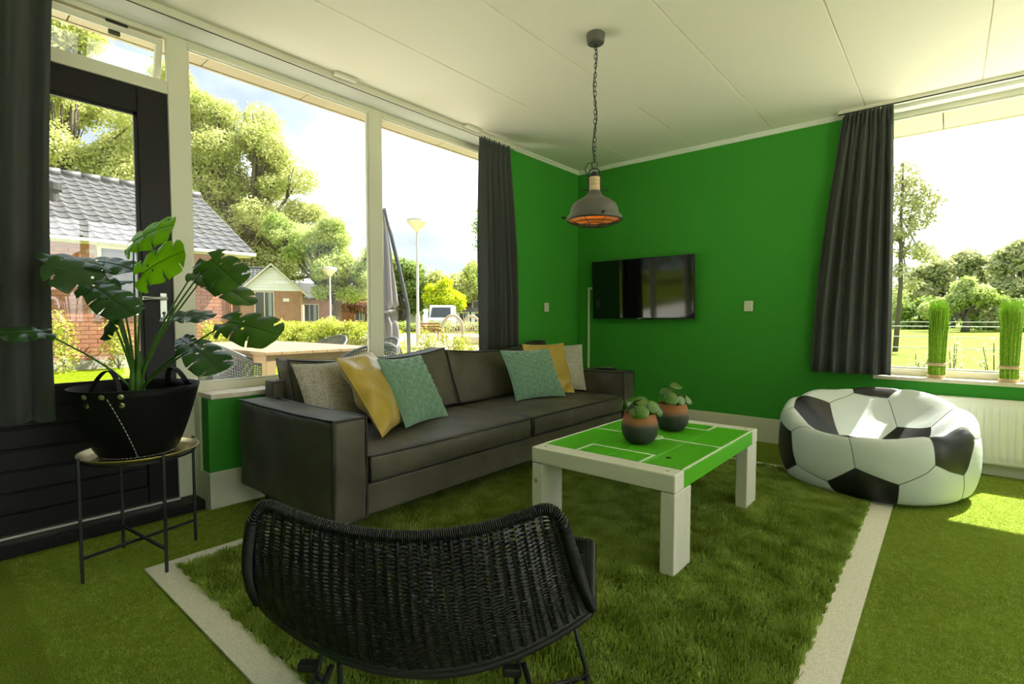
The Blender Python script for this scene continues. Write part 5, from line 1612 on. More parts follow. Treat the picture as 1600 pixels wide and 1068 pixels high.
tree('field_tree', 'bright yellow-green bushy tree before the dome-shaped one on the field', (1.05, 56.1, GZ), 0.25,
     blobs_at([(0.3, 55.4, 2.4, 1.3), (1.3, 56.4, 3.4, 1.4), (2.2, 57.1, 2.6, 1.4), (-0.7, 54.6, 2.0, 1.1)], 1, 12), 14000, 0.15, M['maple'], 12)
tree('field_tree', 'pale tree at the right edge of the back window', (4.8, 63.3, GZ), 0.3,
     blobs_at([(4.2, 62.8, 6.0, 1.6), (5.6, 64, 5.6, 1.8), (3.8, 62.2, 4.2, 1.5), (5.0, 63.5, 3.2, 1.8), (6.5, 64.5, 3.0, 2), (4.8, 63.2, 7.2, 1.0)], 2, 13), 14000, 0.20, M['pale_leaf'], 13)
for i, (x, y, z, r, mt, lb) in enumerate([(-5.2, 70, 1.8, 2.2, 'maple', 'low light green bush at the far edge of the field, next to the curtain'),
                                     (-2.2, 66, 1.2, 1.7, 'oak2', 'low dark bush behind the field rails, left of the near grass bundle'),
                                     (2.9, 66, 1.6, 2.3, 'oak2', 'dark bushy mass between the two grass bundles'),
                                     (4.0, 58, 1.3, 1.4, 'pale_leaf', 'whitish flowering bush between the grass bundles'),
                                     (7.4, 72, 1.9, 2.6, 'oak2', 'dark bush behind the right grass bundle')]):
    tree('field_bush', lb, (x, y, GZ), 0.08, blobs_at([(x - r * .5, y - .4, z), (x + r * .5, y + .4, z * 0.9), (x, y, z * 1.3)], r * 0.9, 20 + i), 5000, 0.17, M[mt], 20 + i, cat='bush', branches=False)

# woodland edge far behind, and the tree belt beyond the rear lawn
def belt(name, label, angles, dist, hgt, r, n, size, mat, seed):
    bl = []; rg_ = random.Random(seed)
    for i, ad in enumerate(angles):
        a = radians(ad); dd = dist + rg_.uniform(-4, 4); x, y = dd * cos(a), dd * sin(a); hh = hgt * rg_.uniform(0.75, 1.2)
        bl += blobs_at([(x - 3, y - 1, hh * .55), (x + 3, y + 1, hh * .5), (x, y, hh * .85), (x, y, hh * .3)], r, seed + i, sub=4)
    V, F = leaf_cloud(bl, n, size, seed)
    tag(fast_mesh(name, V, F, mat), label, 'woodland', kind='stuff')
belt('woodland', 'distant green woodland edge along the horizon behind the houses and the field', [128 - i * 6.2 for i in range(16)] + [134, 140, 146], 96, 6.0, 3.4, 46000, 0.42, M['oak2'], 40)
belt('woodland', 'belt of dark trees beyond the lawn behind the camera', [196 + i * 14 for i in range(12)], 40, 9.5, 4.2, 22000, 0.65, M['hedge_leaf'], 60)

# shrubs of the garden bed
def shrub(label, x, y, z, r, h, n, size, mat, seed, group='shrubs of the garden bed'):
    root = thing('garden_shrub', label, 'bush', (x, y, GZ), group)
    rng = random.Random(seed)
    bl = [(x + rng.uniform(-1, 1) * r * .7, y + rng.uniform(-1, 1) * r * .7, GZ + h * rng.uniform(.25, .8), r * .42, r * .42, h * .28) for _ in range(7)]
    V, F = leaf_cloud(bl, n, size, seed)
    tag(fast_mesh('foliage', V, F, mat, root), kind='stuff')
    m = MB()
    for b in bl: m.tube([(x, y, GZ), (b[0], b[1], b[2] + 0.1)], [0.012, 0.005], 5)
    tag(m.build('stems', M['bark'], root), kind='stuff')
SH = [(-15.9, 7.6, .85, 0.95), (-15.2, 8.1, .8, 1.0), (-14.7, 8.7, .75, 1.05), (-14.2, 9.2, .7, 1.0), (-13.6, 9.4, .7, .85), (-19.5, 9.6, 1.0, 0.9), (-22.5, 11.2, 1.2, 1.0), (-24.8, 11.0, 1.0, 0.85), (-27.6, 12.0, 1.0, .85), (-20.5, 12.2, 1.2, 1.05), (-19.0, 13.0, 1.1, 1.0)]
SHL = ['yellow-green shrub just beyond the outdoor table, leftmost of the row', 'yellow-green shrub beyond the outdoor table, left of the small lamp post', 'full yellow-green shrub at the foot of the small lamp post', 'yellow-green shrub right of the small lamp post', 'low flowering shrub next to the window mullion',
       'shrub before the white gabled house', 'shrub between the gabled house and the maple', 'green shrub below the gable window', 'pale shrub at the corner of the near brick house', 'shrub under the maple', 'shrub under the right side of the maple']
for i, ((x, y, r, h), lb) in enumerate(zip(SH, SHL)):
    shrub(lb, x, y, 0, r, h, 5200, 0.035 + 0.001 * i, M['shrub'] if i != 4 else M['pale_leaf'], 80 + i)
for i, (x, y, r, h, lb) in enumerate([(-9.9, 7.5, .42, .75, 'thin leafy sprig seen under the parasol'), (-9.2, 7.9, .45, .85, 'leafy sprig beside the foot of the tall lamp post'), (-8.7, 8.2, .35, .9, 'leafy sprig in front of the near wooden arch'), (-8.5, 8.7, .4, .8, 'leafy sprig under the far wooden arch'),
                                    (-11.6, 8.5, .6, .6, 'low sprawling plant right of the parasol foot')]):
    shrub(lb, x, y, 0, r, h, 900, 0.026, M['shrub'], 100 + i, 'leafy sprigs by the sandy path')
for i, (x, y, lb) in enumerate([(0.07, 9.2, 'tall thin weed outside the back window between the grass bundles'), (0.50, 9.5, 'feathery weed outside the back window near the right grass bundle'), (-0.35, 9.8, 'small weed outside the back window beside the left grass bundle')]):
    shrub(lb, x, y, 0, .14 + .06 * i, 0.85 - 0.15 * (i == 2), 260, 0.022, M['pale_leaf'], 120 + i, 'weeds outside the back window')
for i, (y, h, lb) in enumerate([(2.05, 1.25, 'climbing sprig against the brick wall left of the monstera stems'), (2.95, 1.15, 'climbing sprig against the brick wall behind the monstera stems'), (4.75, 1.0, 'yellow-green bush at the brick wall right of the white post'), (1.2, .9, 'low bush at the brick wall beside the dark curtain')]):
    shrub(lb, -13.55, y, 0, .38, h, 700, 0.035, M['shrub'], 130 + i, 'bushes against the brick house')

# ---- near brick house
HX = -14.0
hs_ = thing('brick_house', 'red brick bungalow with grey tiled roof across the lawn', 'house', (HX, 0, GZ))
MB().box(HX - 8.0, HX - 0.03, -8.0, 5.40, GZ, 2.62).build('mortar_wall', M['mortar'], hs_)
MB().box(HX - 0.03, HX + 0.015, -8.0, 5.44, GZ, 0.14).build('plinth', M['plinth'], hs_)
MB().box(HX - 0.03, HX, -8.0, 0.95, 0.14, 2.62).build('plain_wall', M['brick'], hs_)
WY0, WY1, WZ0, WZ1 = 2.80, 3.78, 1.17, 2.55
def brick_mesh(l):
    me = bpy.data.meshes.new('brick')
    m = MB().box(-0.03, 0.0, 0.004, l - 0.004, 0.005, 0.085)
    me.from_pydata(m.v, [], m.f); me.update(); return me
bm_full = brick_mesh(0.29); bm_half = brick_mesh(0.145)
for me in (bm_full, bm_half): me.materials.append(M['brick'])
bm_full_b = bm_full.copy(); bm_full_b.materials.clear(); bm_full_b.materials.append(M['brick_b'])
rngb = random.Random(5); nb_ = 0; rest = MB()
for r_ in range(27):
    z = 0.14 + r_ * 0.091
    if z + 0.09 > 2.62: break
    y = 0.95 + (0.145 if r_ % 2 else 0)
    while y < 5.44:
        l = 0.29 if y + 0.29 <= 5.44 else 0.145
        if y + l > 5.45: break
        if y + l > WY0 - 0.08 and y < WY1 + 0.08 and z + 0.09 > WZ0 - 0.10 and z < WZ1 + 0.03:
            y += l; continue
        if nb_ < 292:
            me = (bm_full_b if rngb.random() < 0.22 else bm_full) if l > 0.2 else bm_half
            o = bpy.data.objects.new('brick', me); COL.objects.link(o); o.parent = hs_
            o.location = (rngb.uniform(-0.002, 0.003), y, z - GZ); nb_ += 1
        else:
            rest.box(HX - 0.03, HX, y + 0.004, y + l - 0.004, z + 0.005, z + 0.085)
        y += l
if rest.v: tag(rest.build('bricks', M['brick'], hs_), kind='stuff')
win = MB()
fo = MB().box(HX - 0.02, HX + 0.03, WY0 - 0.07, WY0, WZ0 - .05, WZ1 + .07).box(HX - 0.02, HX + 0.03, WY1, WY1 + 0.07, WZ0 - .05, WZ1 + .07)
fo.box(HX - 0.02, HX + 0.03, WY0, WY1, WZ1, WZ1 + 0.07).box(HX - 0.02, HX + 0.05, WY0, WY1, WZ0 - 0.06, WZ0)
fo = fo.build('window_frame', M['cream_paint'], hs_)
MB().box(HX - 0.02, HX + 0.015, WY0, WY0 + 0.07, WZ0, WZ1).box(HX - 0.02, HX + 0.015, WY1 - 0.07, WY1, WZ0, WZ1).box(HX - 0.02, HX + 0.015, WY0, WY1, WZ0, WZ0 + 0.07).box(HX - 0.02, HX + 0.015, WY0, WY1, WZ1 - 0.07, WZ1).build('casement', M['dark_frame'], fo)
MB().box(HX - 0.02, HX - 0.008, WY0 + 0.07, WY1 - 0.07, WZ0 + 0.07, WZ1 - 0.07).build('pane', M['dark_room'], fo)
sb = MB()
for k in range(18): sb.box(HX - 0.02, HX + 0.035, WY0 - 0.08 + k * 0.063, WY0 - 0.08 + k * 0.063 + 0.055, WZ0 - 0.12, WZ0 - 0.06)
tag(sb.build('sill_bricks', M['brick_b'], hs_), kind='stuff')
# eaves, gutter, downpipe
MB().box(HX - 0.05, HX + 0.30, -8, 5.84, 2.60, 2.64).build('eaves_board', M['cream_paint'], hs_)
gm = MB(); gm.tube([(HX + 0.36, -8, 2.655), (HX + 0.36, 5.90, 2.655)], 0.045, 10); gm.build('gutter', M['gutter'], hs_, smooth=True)
gm = MB(); gm.tube([(HX + 0.04, 5.40, 2.60), (HX + 0.04, 5.40, GZ)], 0.03, 8); gm.build('downpipe', M['brick_b'], hs_, smooth=True)
MB().prism([(HX + 0.28, 5.84, 2.64), (HX - 3.3, 5.84, 4.60), (HX - 6.9, 5.84, 2.64)], (0, 0.03, 0)).build('verge_board', M['cream_paint'], hs_)
MB().prism([(HX, 5.40, 2.60), (HX - 3.3, 5.40, 4.45), (HX - 6.6, 5.40, 2.60)], (0, 0.03, 0)).build('gable', M['brick'], hs_)
# roof deck and tiles
e0 = Vector((HX + 0.36, 0, 2.70)); e1_ = Vector((HX - 3.3, 0, 4.68)); sl = (e1_ - e0); SLn = sl.length; sl = sl.normalized(); nrm_ = Vector((-sl.z, 0, sl.x)); nrm_ = nrm_ if nrm_.z > 0 else -nrm_
MB().prism([e0 - nrm_ * 0.04 + Vector((0, -8, 0)), e1_ - nrm_ * 0.04 + Vector((0, -8, 0)), e1_ - nrm_ * 0.06 + Vector((0, -8, 0)), e0 - nrm_ * 0.07 + Vector((0, -8, 0))], (0, 13.9, 0)).build('roof_deck', M['tile'], hs_)
MB().prism([(HX - 3.3, -8, 4.62), (HX - 7.0, -8, 2.66), (HX - 7.0, -8, 2.60), (HX - 3.3, -8, 4.56)], (0, 13.9, 0)).build('rear_roof', M['tile'], hs_)
TWd, TLn = 0.262, 0.335
rows = int(SLn / TLn) + 1
tm = MB()
def tfn(a, b):
    y = TWd * 1.04 * a; s = TLn * 1.12 * b
    prof = 0.030 * (0.5 - 0.5 * cos(2 * pi * min(1, max(0, (a - 0.45) / 0.55)))) if a > 0.45 else 0.004 * sin(pi * a / 0.45) * -1
    hgt = prof + 0.022 * (1 - b)
    p = sl * s + nrm_ * hgt
    return (p.x, y, p.z)
tm.grid(tfn, 10, 2)
t_me = bpy.data.meshes.new('roof_tile'); 
vv = list(tm.v); ff = list(tm.f); n0 = len(vv)
# front lip of every tile
for i in range(10):
    a = tm.v[i * 3]; b = tm.v[(i + 1) * 3]
    vv += [(a[0] - nrm_.x * 0.02, a[1], a[2] - nrm_.z * 0.02), (b[0] - nrm_.x * 0.02, b[1], b[2] - nrm_.z * 0.02)]
    ff.append((i * 3, (i + 1) * 3, n0 + i * 2 + 1, n0 + i * 2))
t_me.from_pydata(vv, [], ff); t_me.update(); t_me.materials.append(M['tile'])
for p_ in t_me.polygons: p_.use_smooth = p_.index < 20
cnt = 0; rest = MB()
for c_ in range(int(5.6 / TWd), -32, -1):
    for r_ in range(rows):
        y = 5.88 - 0.262 * 1.0 - (int(5.6 / TWd) - c_) * TWd
        o_ = e0 + sl * (r_ * TLn)
        if cnt < 296:
            o = bpy.data.objects.new('roof_tile', t_me); COL.objects.link(o); o.parent = hs_
            o.location = (o_.x - HX, y, o_.z - GZ); cnt += 1
        elif c_ > -20:
            rest.add([(v_[0] + o_.x, v_[1] + y, v_[2] + o_.z) for v_ in vv], ff)
tag(rest.build('roof_tiles', M['tile'], hs_, recalc=False), kind='stuff')
for k in range(34):
    y = 5.88 - (k + 1) * 0.40
    m = MB(); m.tube([(e1_.x, y, 4.70), (e1_.x, y + 0.41, 4.715)], [0.10, 0.115], 8); m.build('ridge_tile', M['tile'], hs_, smooth=True)
vp_ = MB(); vp_.lathe([(0, 0), (0.12, 0), (0.12, 0.45), (0.18, 0.47), (0.18, 0.62), (0.10, 0.64), (0, 0.64)], 16, (HX - 1.5, 2.26, 3.45)); vp_.build('roof_vent', M['rubber'], hs_)

# ---- gabled house farther off
def local_frame(org, ang):
    ca, sa_ = cos(ang), sin(ang)
    return lambda x, y, z: (org[0] + x * ca - y * sa_, org[1] + x * sa_ + y * ca, org[2] + z)
def lbox(m, F_, x0, x1, y0, y1, z0, z1, mi=0):
    vs = [F_(x, y, z) for z in (z0, z1) for y in (y0, y1) for x in (x0, x1)]
    return m.add(vs, [(0, 2, 3, 1), (4, 5, 7, 6), (0, 1, 5, 4), (2, 6, 7, 3), (0, 4, 6, 2), (1, 3, 7, 5)], mi)
def lprism(m, F_, poly, y0, y1):
    n = len(poly)
    vs = [F_(x, y0, z) for x, z in poly] + [F_(x, y1, z) for x, z in poly]
    return m.add(vs, [tuple(range(n)), tuple(range(n, 2 * n))[::-1]] + [(i, (i + 1) % n, n + (i + 1) % n, n + i) for i in range(n)])
G_ang = radians(61)                                  # wall runs square to the line of sight
Hc = (-36.4, 16.8, GZ)
F2 = local_frame(Hc, G_ang)                                # local y points away from the camera
gh = thing('gabled_house', 'small brick house with a white boarded gable', 'house', Hc)
m = MB(); lbox(m, F2, -2.0, 2.0, 0, 6, 0, 3.0); lbox(m, F2, -9.0, -2.0, 3, 6, 0, 3.0); m.build('wall', M['brick_far'], gh)
for k in range(8):
    z0 = 3.0 + k * 0.205; w = 2.0 * (1 - k * 0.205 / 1.72); w2 = 2.0 * max(0.0, 1 - (k + 1) * 0.205 / 1.72)
    m = MB(); lprism(m, F2, [(-w, z0 + 0.004), (w, z0 + 0.004), (w2 + 0.001, z0 + 0.2), (-w2 - 0.001, z0 + 0.2)], -0.03, 0.02); m.build('gable_board', M['white_board'], gh)
for s in (-1, 1):
    m = MB(); lprism(m, F2, [(s * 2.42, 2.66), (0, 4.92), (0, 4.76), (s * 2.42, 2.50)], -0.34, -0.28); m.build('verge_board', M['cream_paint'], gh)
    m = MB(); lprism(m, F2, [(s * 2.42, 2.68), (0, 4.96), (0, 4.84), (s * 2.42, 2.58)], -0.30, 6.2); m.build('roof_slope', M['tile'], gh)
def rtile_rows(F_, xa, za, xb, zb_, y0, y1, n, name='tile_course'):
    for k in range(n):
        t0 = k / n; t1 = (k + 1) / n
        xA = xa + (xb - xa) * t0; zA = za + (zb_ - za) * t0; xB = xa + (xb - xa) * t1; zB = za + (zb_ - za) * t1
        yield xA, zA, xB, zB
# main wing roof: courses of tiles facing the camera
for k in range(11):
    t0 = k / 11; t1 = (k + 1) / 11 + 0.012
    y0_, z0_ = 1.6 + 2.8 * t0, 2.62 + 2.28 * t0; y1_, z1_ = 1.6 + 2.8 * t1, 2.62 + 2.28 * t1
    vs = []; nn_ = 60
    m = MB()
    def cf(a, b):
        x = -9.2 + (9.2 - 0.0) * a
        k2 = 0.03 * abs(sin(pi * a * 34))
        return F2(x, y0_ + (y1_ - y0_) * b, z0_ + (z1_ - z0_) * b + k2 + 0.04 * (1 - b))
    m.grid(cf, 136, 1, keep=lambda a, b, z=z0_: -9.2 + 9.2 * a < -2.42 * (1 - (z - 2.66) / 2.3) + 0.05)
    m.build('tile_course', M['tile'], gh, recalc=False)
m = MB(); m.tube([F2(-9.2, 4.4, 4.94), F2(0.0, 4.4, 4.94)], 0.09, 8); m.build('ridge', M['tile'], gh)
def far_window(parent, F_, x0, x1, z0, z1, y=-0.03, mull=0.5, fm='cream_paint'):
    m = MB(); t = 0.06
    lbox(m, F_, x0, x1, y - 0.02, y + 0.04, z0, z0 + t); lbox(m, F_, x0, x1, y - 0.02, y + 0.04, z1 - t, z1)
    lbox(m, F_, x0, x0 + t, y - 0.02, y + 0.04, z0, z1); lbox(m, F_, x1 - t, x1, y - 0.02, y + 0.04, z0, z1)
    if mull: 
        xm_ = x0 + (x1 - x0) * mull; lbox(m, F_, xm_ - t / 2, xm_ + t / 2, y - 0.02, y + 0.04, z0, z1)
    f = m.build('window_frame', M[fm], parent)
    m = MB(); lbox(m, F_, x0 + t, x1 - t, y, y + 0.01, z0 + t, z1 - t); m.build('pane', M['dark_room'], f)
    m = MB(); lbox(m, F_, x1 - t - (x1 - x0) * 0.25, x1 - t - (x1 - x0) * 0.08, y - 0.004, y + 0.006, z0 + t, z1 - t); m.build('window_curtain', M['room_curtain'], f)
far_window(gh, F2, -1.1, 0.15, 0.9, 2.95)
m = MB(); lbox(m, F2, 0.72, 1.12, -0.03, 0, 2.25, 2.48); m.build('house_plate', M['white_board'], gh)
m = MB(); m.tube([F2(1.92, -0.05, 2.6), F2(1.92, -0.05, 0)], 0.035, 6); m.build('downpipe', M['gutter'], gh)

def simple_house(name, label, org, ang, hw, dp, eave, ridge, wallm, windows, roofm='tile', gable_front=True):
    F_ = local_frame(org, ang); r = thing(name, label, 'house', org)
    m = MB(); lbox(m, F_, -hw, hw, 0, dp, 0, eave); m.build('wall', M[wallm], r)
    m = MB()
    if gable_front: lprism(m, F_, [(-hw - .3, eave - .15), (0, ridge), (hw + .3, eave - .15), (hw + .3, eave - .3), (-hw - .3, eave - .3)], -0.3, dp + 0.3)
    else:
        prof = [(-0.35, eave - .1), (dp / 2, ridge), (dp + .35, eave - .1)]
        vs = [F_(-hw - .3, y, z) for y, z in prof] + [F_(hw + .3, y, z) for y, z in prof]
        m.add(vs, [(0, 1, 2), (3, 5, 4), (0, 3, 4, 1), (1, 4, 5, 2), (0, 2, 5, 3)])
    m.build('roof', M[roofm], r)
    for w in windows: far_window(r, F_, *w)
    return r, F_
simple_house('brick_house', 'brick bungalow with a two-light window between the gabled house and the maple', (-44.5, 23.3, GZ), G_ang, 3.4, 5, 2.9, 4.4, 'brick_far', [(-0.2, 1.35, 0.75, 2.35)], gable_front=False)
simple_house('pale_house', 'pale house with a grey roof at the right edge of the middle pane', (-52, 35.0, GZ), G_ang, 2.6, 6, 2.9, 5.0, 'brick_far', [], gable_front=True)
simple_house('brick_house', 'brown brick bungalow in the shade behind the maple', (-48.5, 28.6, GZ), G_ang + 0.05, 4.2, 5, 2.7, 4.0, 'brick_b', [(-3.2, -2.2, 0.8, 2.0), (2.2, 3.2, 0.8, 2.0)], gable_front=False)
simple_house('white_shed', 'low white building between the parasol and the tall lamp post', (-50.0, 39.0, GZ), 0.75, 2.2, 5, 2.7, 3.7, 'white_board', [(-0.8, 0.4, 0.7, 2.1)], gable_front=False)
dh, FD = simple_house('dormer_house', 'white house with a grey slate roof and dormer beside the dark curtain', (-41.0, 43.0, GZ), 0.68, 4.6, 7, 1.9, 4.4, 'white_board', [(-2.6, -1.6, .4, 1.7), (-0.8, 0.2, .4, 1.7), (1.0, 2.0, .4, 1.7)], roofm='thatch', gable_front=False)
m = MB(); lbox(m, FD, -1.3, 0.1, 0.4, 2.2, 1.9, 3.3); m.build('dormer', M['thatch'], dh)
far_window(dh, FD, -1.1, -0.1, 2.2, 3.1, y=0.36, mull=0)
m = MB()
for x in (-3.4, -1.3, 0.5, 2.3): lbox(m, FD, x - .08, x + .08, -0.06, 0, 0, 1.9)
m.build('timber_posts', M['dark_frame'], dh)

# ---- street lamps
def street_lamp(label, x, y, h, s=1.0):
    r = thing('street_lamp', label, 'street lamp', (x, y, GZ), 'cone-topped street lamps')
    m = MB(); m.lathe([(0.085, 0), (0.085, 1.2), (0.055, 1.3), (0.045, h - GZ - 0.5), (0.03, h - GZ - 0.45)], 14, (x, y, GZ)); m.build('post', M['lamp_post'], r, smooth=True)
    m = MB(); m.lathe([(0.03, -0.52), (0.09, -0.46), (0.40, -0.14), (0.41, -0.08), (0, -0.08)], 28, (x, y, h)); m.build('cone', M['lamp_cream'], r, smooth=True)
    m = MB(); m.lathe([(0.41, -0.08), (0.42, -0.03), (0.30, 0.03), (0, 0.05)], 28, (x, y, h)); m.build('cap', M['lamp_post'], r, smooth=True)
street_lamp('tall cone-topped street lamp seen in the narrow pane right of the mullion', -16.6, 13.62, 5.05)
street_lamp('cone-topped street lamp farther off, in front of the maple', -27.7, 16.2, 3.98)

# ---- white van
VA = 0.62
FV = local_frame((-31.7, 28.6, GZ), VA)
van = thing('delivery_van', 'white delivery van parked behind the low hedge', 'van', (-31.7, 28.6, GZ))
prof = [(-2.2, 0.35), (-2.2, 0.95), (-1.75, 1.15), (-1.15, 1.95), (-0.9, 2.12), (2.6, 2.15), (2.7, 2.0), (2.7, 0.35)]
# seen from the front corner: body narrows to the nose
FVv = local_frame((-31.7, 28.6, GZ), 2.33)
m = MB(); lprism(m, FVv, prof, -0.95, 0.95); m.build('body', M['van_white'], van, bevel=0.06, seg=3)
m = MB(); lprism(m, FVv, [(-1.80, 1.16), (-1.22, 1.92), (-1.20, 1.90), (-1.78, 1.14)], -0.80, 0.80)
vs = [FVv(-1.77, -0.8, 1.16), FVv(-1.77, 0.8, 1.16), FVv(-1.19, 0.72, 1.92), FVv(-1.19, -0.72, 1.92)]
vs2 = [FVv(-1.81, -0.8, 1.19), FVv(-1.81, 0.8, 1.19), FVv(-1.23, 0.72, 1.95), FVv(-1.23, -0.72, 1.95)]
m = MB(); m.add(vs + vs2, [(0, 1, 2, 3), (4, 7, 6, 5), (0, 4, 5, 1), (1, 5, 6, 2), (2, 6, 7, 3), (3, 7, 4, 0)]); m.build('windscreen', M['dark_room'], van)
for s in (-1, 1):
    m = MB(); lbox(m, FVv, -1.15, -0.35, 0.955 * s - 0.01, 0.955 * s + 0.01, 1.2, 1.85); m.build('side_window', M['dark_room'], van)
    m = MB(); lbox(m, FVv, -2.23, -2.18, 0.62 * s - 0.16, 0.62 * s + 0.16, 0.75, 0.95); m.build('headlight', M['gutter'], van)
    for x in (-1.4, 1.7):
        a = Vector(FVv(x, 0.80 * s, 0.33)); b = Vector(FVv(x, 0.98 * s, 0.33))
        m = MB(); m.tube([a, b], 0.33, 18); m.build('wheel', M['rubber'], van)
m = MB(); lbox(m, FVv, -2.24, -2.2, -0.6, 0.6, 0.5, 0.7); m.build('grille', M['rubber'], van)

# ---- low hedge and wooden arches on the play path
hd_ = thing('low_hedge', 'clipped low hedge in front of the van', 'hedge', (-27, 24, GZ))
V_, F__ = leaf_cloud([(-31 + k * 0.8, 21.4 + k * 0.72, 0.42, .65, .65, .42) for k in range(13)], 9000, 0.06, 33)
tag(fast_mesh('foliage', V_, F__, M['maple'], hd_), kind='stuff')
m = MB(); m.tube([(-31, 21.4, 0.3), (-21.4, 30.0, 0.3)], 0.22, 6); m.build('core', M['bark'], hd_)
def arch(label, c, ang, w, h):
    F_ = local_frame((c[0], c[1], GZ), ang); r = thing('wooden_arch', label, 'arch', (c[0], c[1], GZ), 'wooden arches on the play path')
    pts = [F_(-w, 0, 0.0), F_(-w, 0, h * 0.45)] + [F_(-w * cos(a), 0, h * 0.45 + (h * 0.5) * sin(a)) for a in [pi * k / 12 for k in range(1, 12)]] + [F_(w, 0, h * 0.45), F_(w, 0, 0.0)]
    m = MB(); m.tube(pts, 0.07, 8); m.build('hoop', M['grey_wood'], r, smooth=True)
    for k in range(7):
        x = -w * 0.8 + k * w * 1.6 / 6; zt2 = h * 0.45 + h * 0.48 * sqrt(max(0, 1 - (x / w) ** 2)) - 0.1
        m = MB(); m.tube([F_(x, 0.9, 0.0), F_(x, 0.9, zt2 * 0.85)], 0.022, 6); m.build('bar', M['grey_wood'], r)
    m = MB(); m.tube([F_(-w, 0.9, 0.45), F_(w, 0.9, 0.45)], 0.025, 6); m.build('cross_bar', M['grey_wood'], r)
arch('nearer wooden arch on the sandy play path, left one of two', (-17.6, 16.5), 0.72, 0.48, 1.28)
arch('farther wooden arch on the sandy play path, partly behind the dark curtain', (-19.1, 19.25), 0.72, 0.48, 1.25)
m_ = thing('garden_bench', 'reddish wooden bench beside the tall lamp post', 'bench', (-18.6, 16.1, GZ))
FB = local_frame((-18.7, 16.0, GZ), 0.72)
m = MB(); lbox(m, FB, -.5, .5, -.2, .2, .42, .46); m.build('seat', M['brick_b'], m_)
for k in range(3):
    m = MB(); lbox(m, FB, -.5, .5, .2, .23, .52 + k * .13, .61 + k * .13); m.build('slat', M['brick_b'], m_)
for x in (-.45, .45):
    m = MB(); lbox(m, FB, x - .03, x + .03, -.2, .23, 0, .42); m.build('leg', M['brick_b'], m_)
# steps of the play path
for k in range(4):
    Fs = local_frame((-14.4 - k * 1.1, 15.0 + k * 1.05, GZ), 0.72)
    s_ = thing('timber_step', ['nearest timber edging across the sandy path', 'second timber edging across the sandy path, counted from the window', 'third timber edging across the sandy path, counted from the window', 'farthest timber edging across the sandy path, just below the far arch'][k], 'step', (-14.4 - k * 1.1, 15.0 + k * 1.05, GZ + 0.02), 'timber edgings of the sandy path')
    m = MB(); lbox(m, Fs, -1.1, 1.1, -.09, .09, 0.0, 0.16); m.build('beam', M['grey_wood'], s_)

# ---- outdoor table and chairs
OT = thing('garden_table', 'large pale wooden table standing outside the window', 'table', (-5.9, 2.9, GZ))
ox0, ox1, oy0, oy1, oz = -7.25, -4.75, 2.12, 3.35, 0.735
for k in range(8):
    y0 = oy0 + (oy1 - oy0) * k / 8
    MB().box(ox0, ox1, y0 + 0.002, y0 + (oy1 - oy0) / 8 - 0.002, oz - 0.03, oz).build('top_board', M['teak'], OT, bevel=0.002, seg=1)
MB().box(ox1 - 0.05, ox1 - 0.025, oy0 + 0.05, oy1 - 0.05, oz - 0.11, oz - 0.031).box(ox0 + .03, ox1 - .03, oy0 + 0.025, oy0 + 0.05, oz - 0.11, oz - 0.031).box(ox0 + .03, ox1 - .03, oy1 - 0.05, oy1 - 0.025, oz - 0.11, oz - 0.031).build('apron', M['teak'], OT)
for x in (ox0 + 0.06, ox1 - 0.06):
    for y in (oy0 + 0.06, oy1 - 0.06):
        MB().box(x - .045, x + .045, y - .045, y + .045, GZ + 0.013, oz - 0.031).build('leg', M['teak'], OT, bevel=0.004)
def tub_chair(label, x, y, ang):
    r = thing('garden_chair', label, 'chair', (x, y, GZ + 0.012), 'grey tub chairs round the garden table')
    F_ = local_frame((x, y, GZ + 0.012), ang)
    def fn(a, b):
        th = -2.25 + 4.5 * a                          # wraps round the back (+y side)
        top = 0.64 + 0.20 * max(0, cos(th)) ** 1.0
        z = 0.30 + (top - 0.30) * b
        rr = 0.21 + 0.110 * b + 0.02 * sin(pi * b)
        return F_(rr * sin(th) * 1.05, rr * cos(th), z)
    m = MB()
    NU, NV = 60, 16
    # pierced shell: small holes between a grid of bars
    for i in range(NU + 1):
        m.tube([fn(i / NU, j / 8) for j in range(9)], 0.0062, 4)
    for j in range(NV + 1):
        m.tube([fn(i / 36, j / NV) for i in range(37)], 0.0062, 4)
    tag(m.build('pierced_shell', M['poly'], r), kind='stuff')
    m = MB(); m.tube([fn(i / 40, 1.0) for i in range(41)], 0.016, 8); m.build('rim', M['poly'], r, smooth=True)
    m = MB(); m.lathe([(0, 0.29), (0.21, 0.30), (0.24, 0.33), (0.22, 0.345), (0, 0.33)], 28, (x, y, GZ + 0.012)); m.build('seat', M['poly'], r, smooth=True)
    for sx in (-1, 1):
        for sy in (-1, 1):
            m = MB(); m.tube([F_(sx * .15, sy * .14, .30), F_(sx * .22, sy * .21, 0.0)], [0.016, 0.011], 8); m.build('leg', M['poly'], r, smooth=True)
tub_chair('grey pierced tub chair under the long side of the garden table, nearest the window', -5.40, 2.20, pi * 1.0)
tub_chair('grey pierced tub chair at the long side of the garden table, behind the white post', -6.35, 2.20, pi * 1.0)
tub_chair('grey tub chair beyond the garden table, just left of the mullion', -5.3, 3.62, 0.0)
tub_chair('grey tub chair beyond the garden table, its rim showing over the top', -6.5, 3.66, 0.1)
tub_chair('grey tub chair whose rim shows just above the sofa back', -4.45, 2.95, -pi / 2)

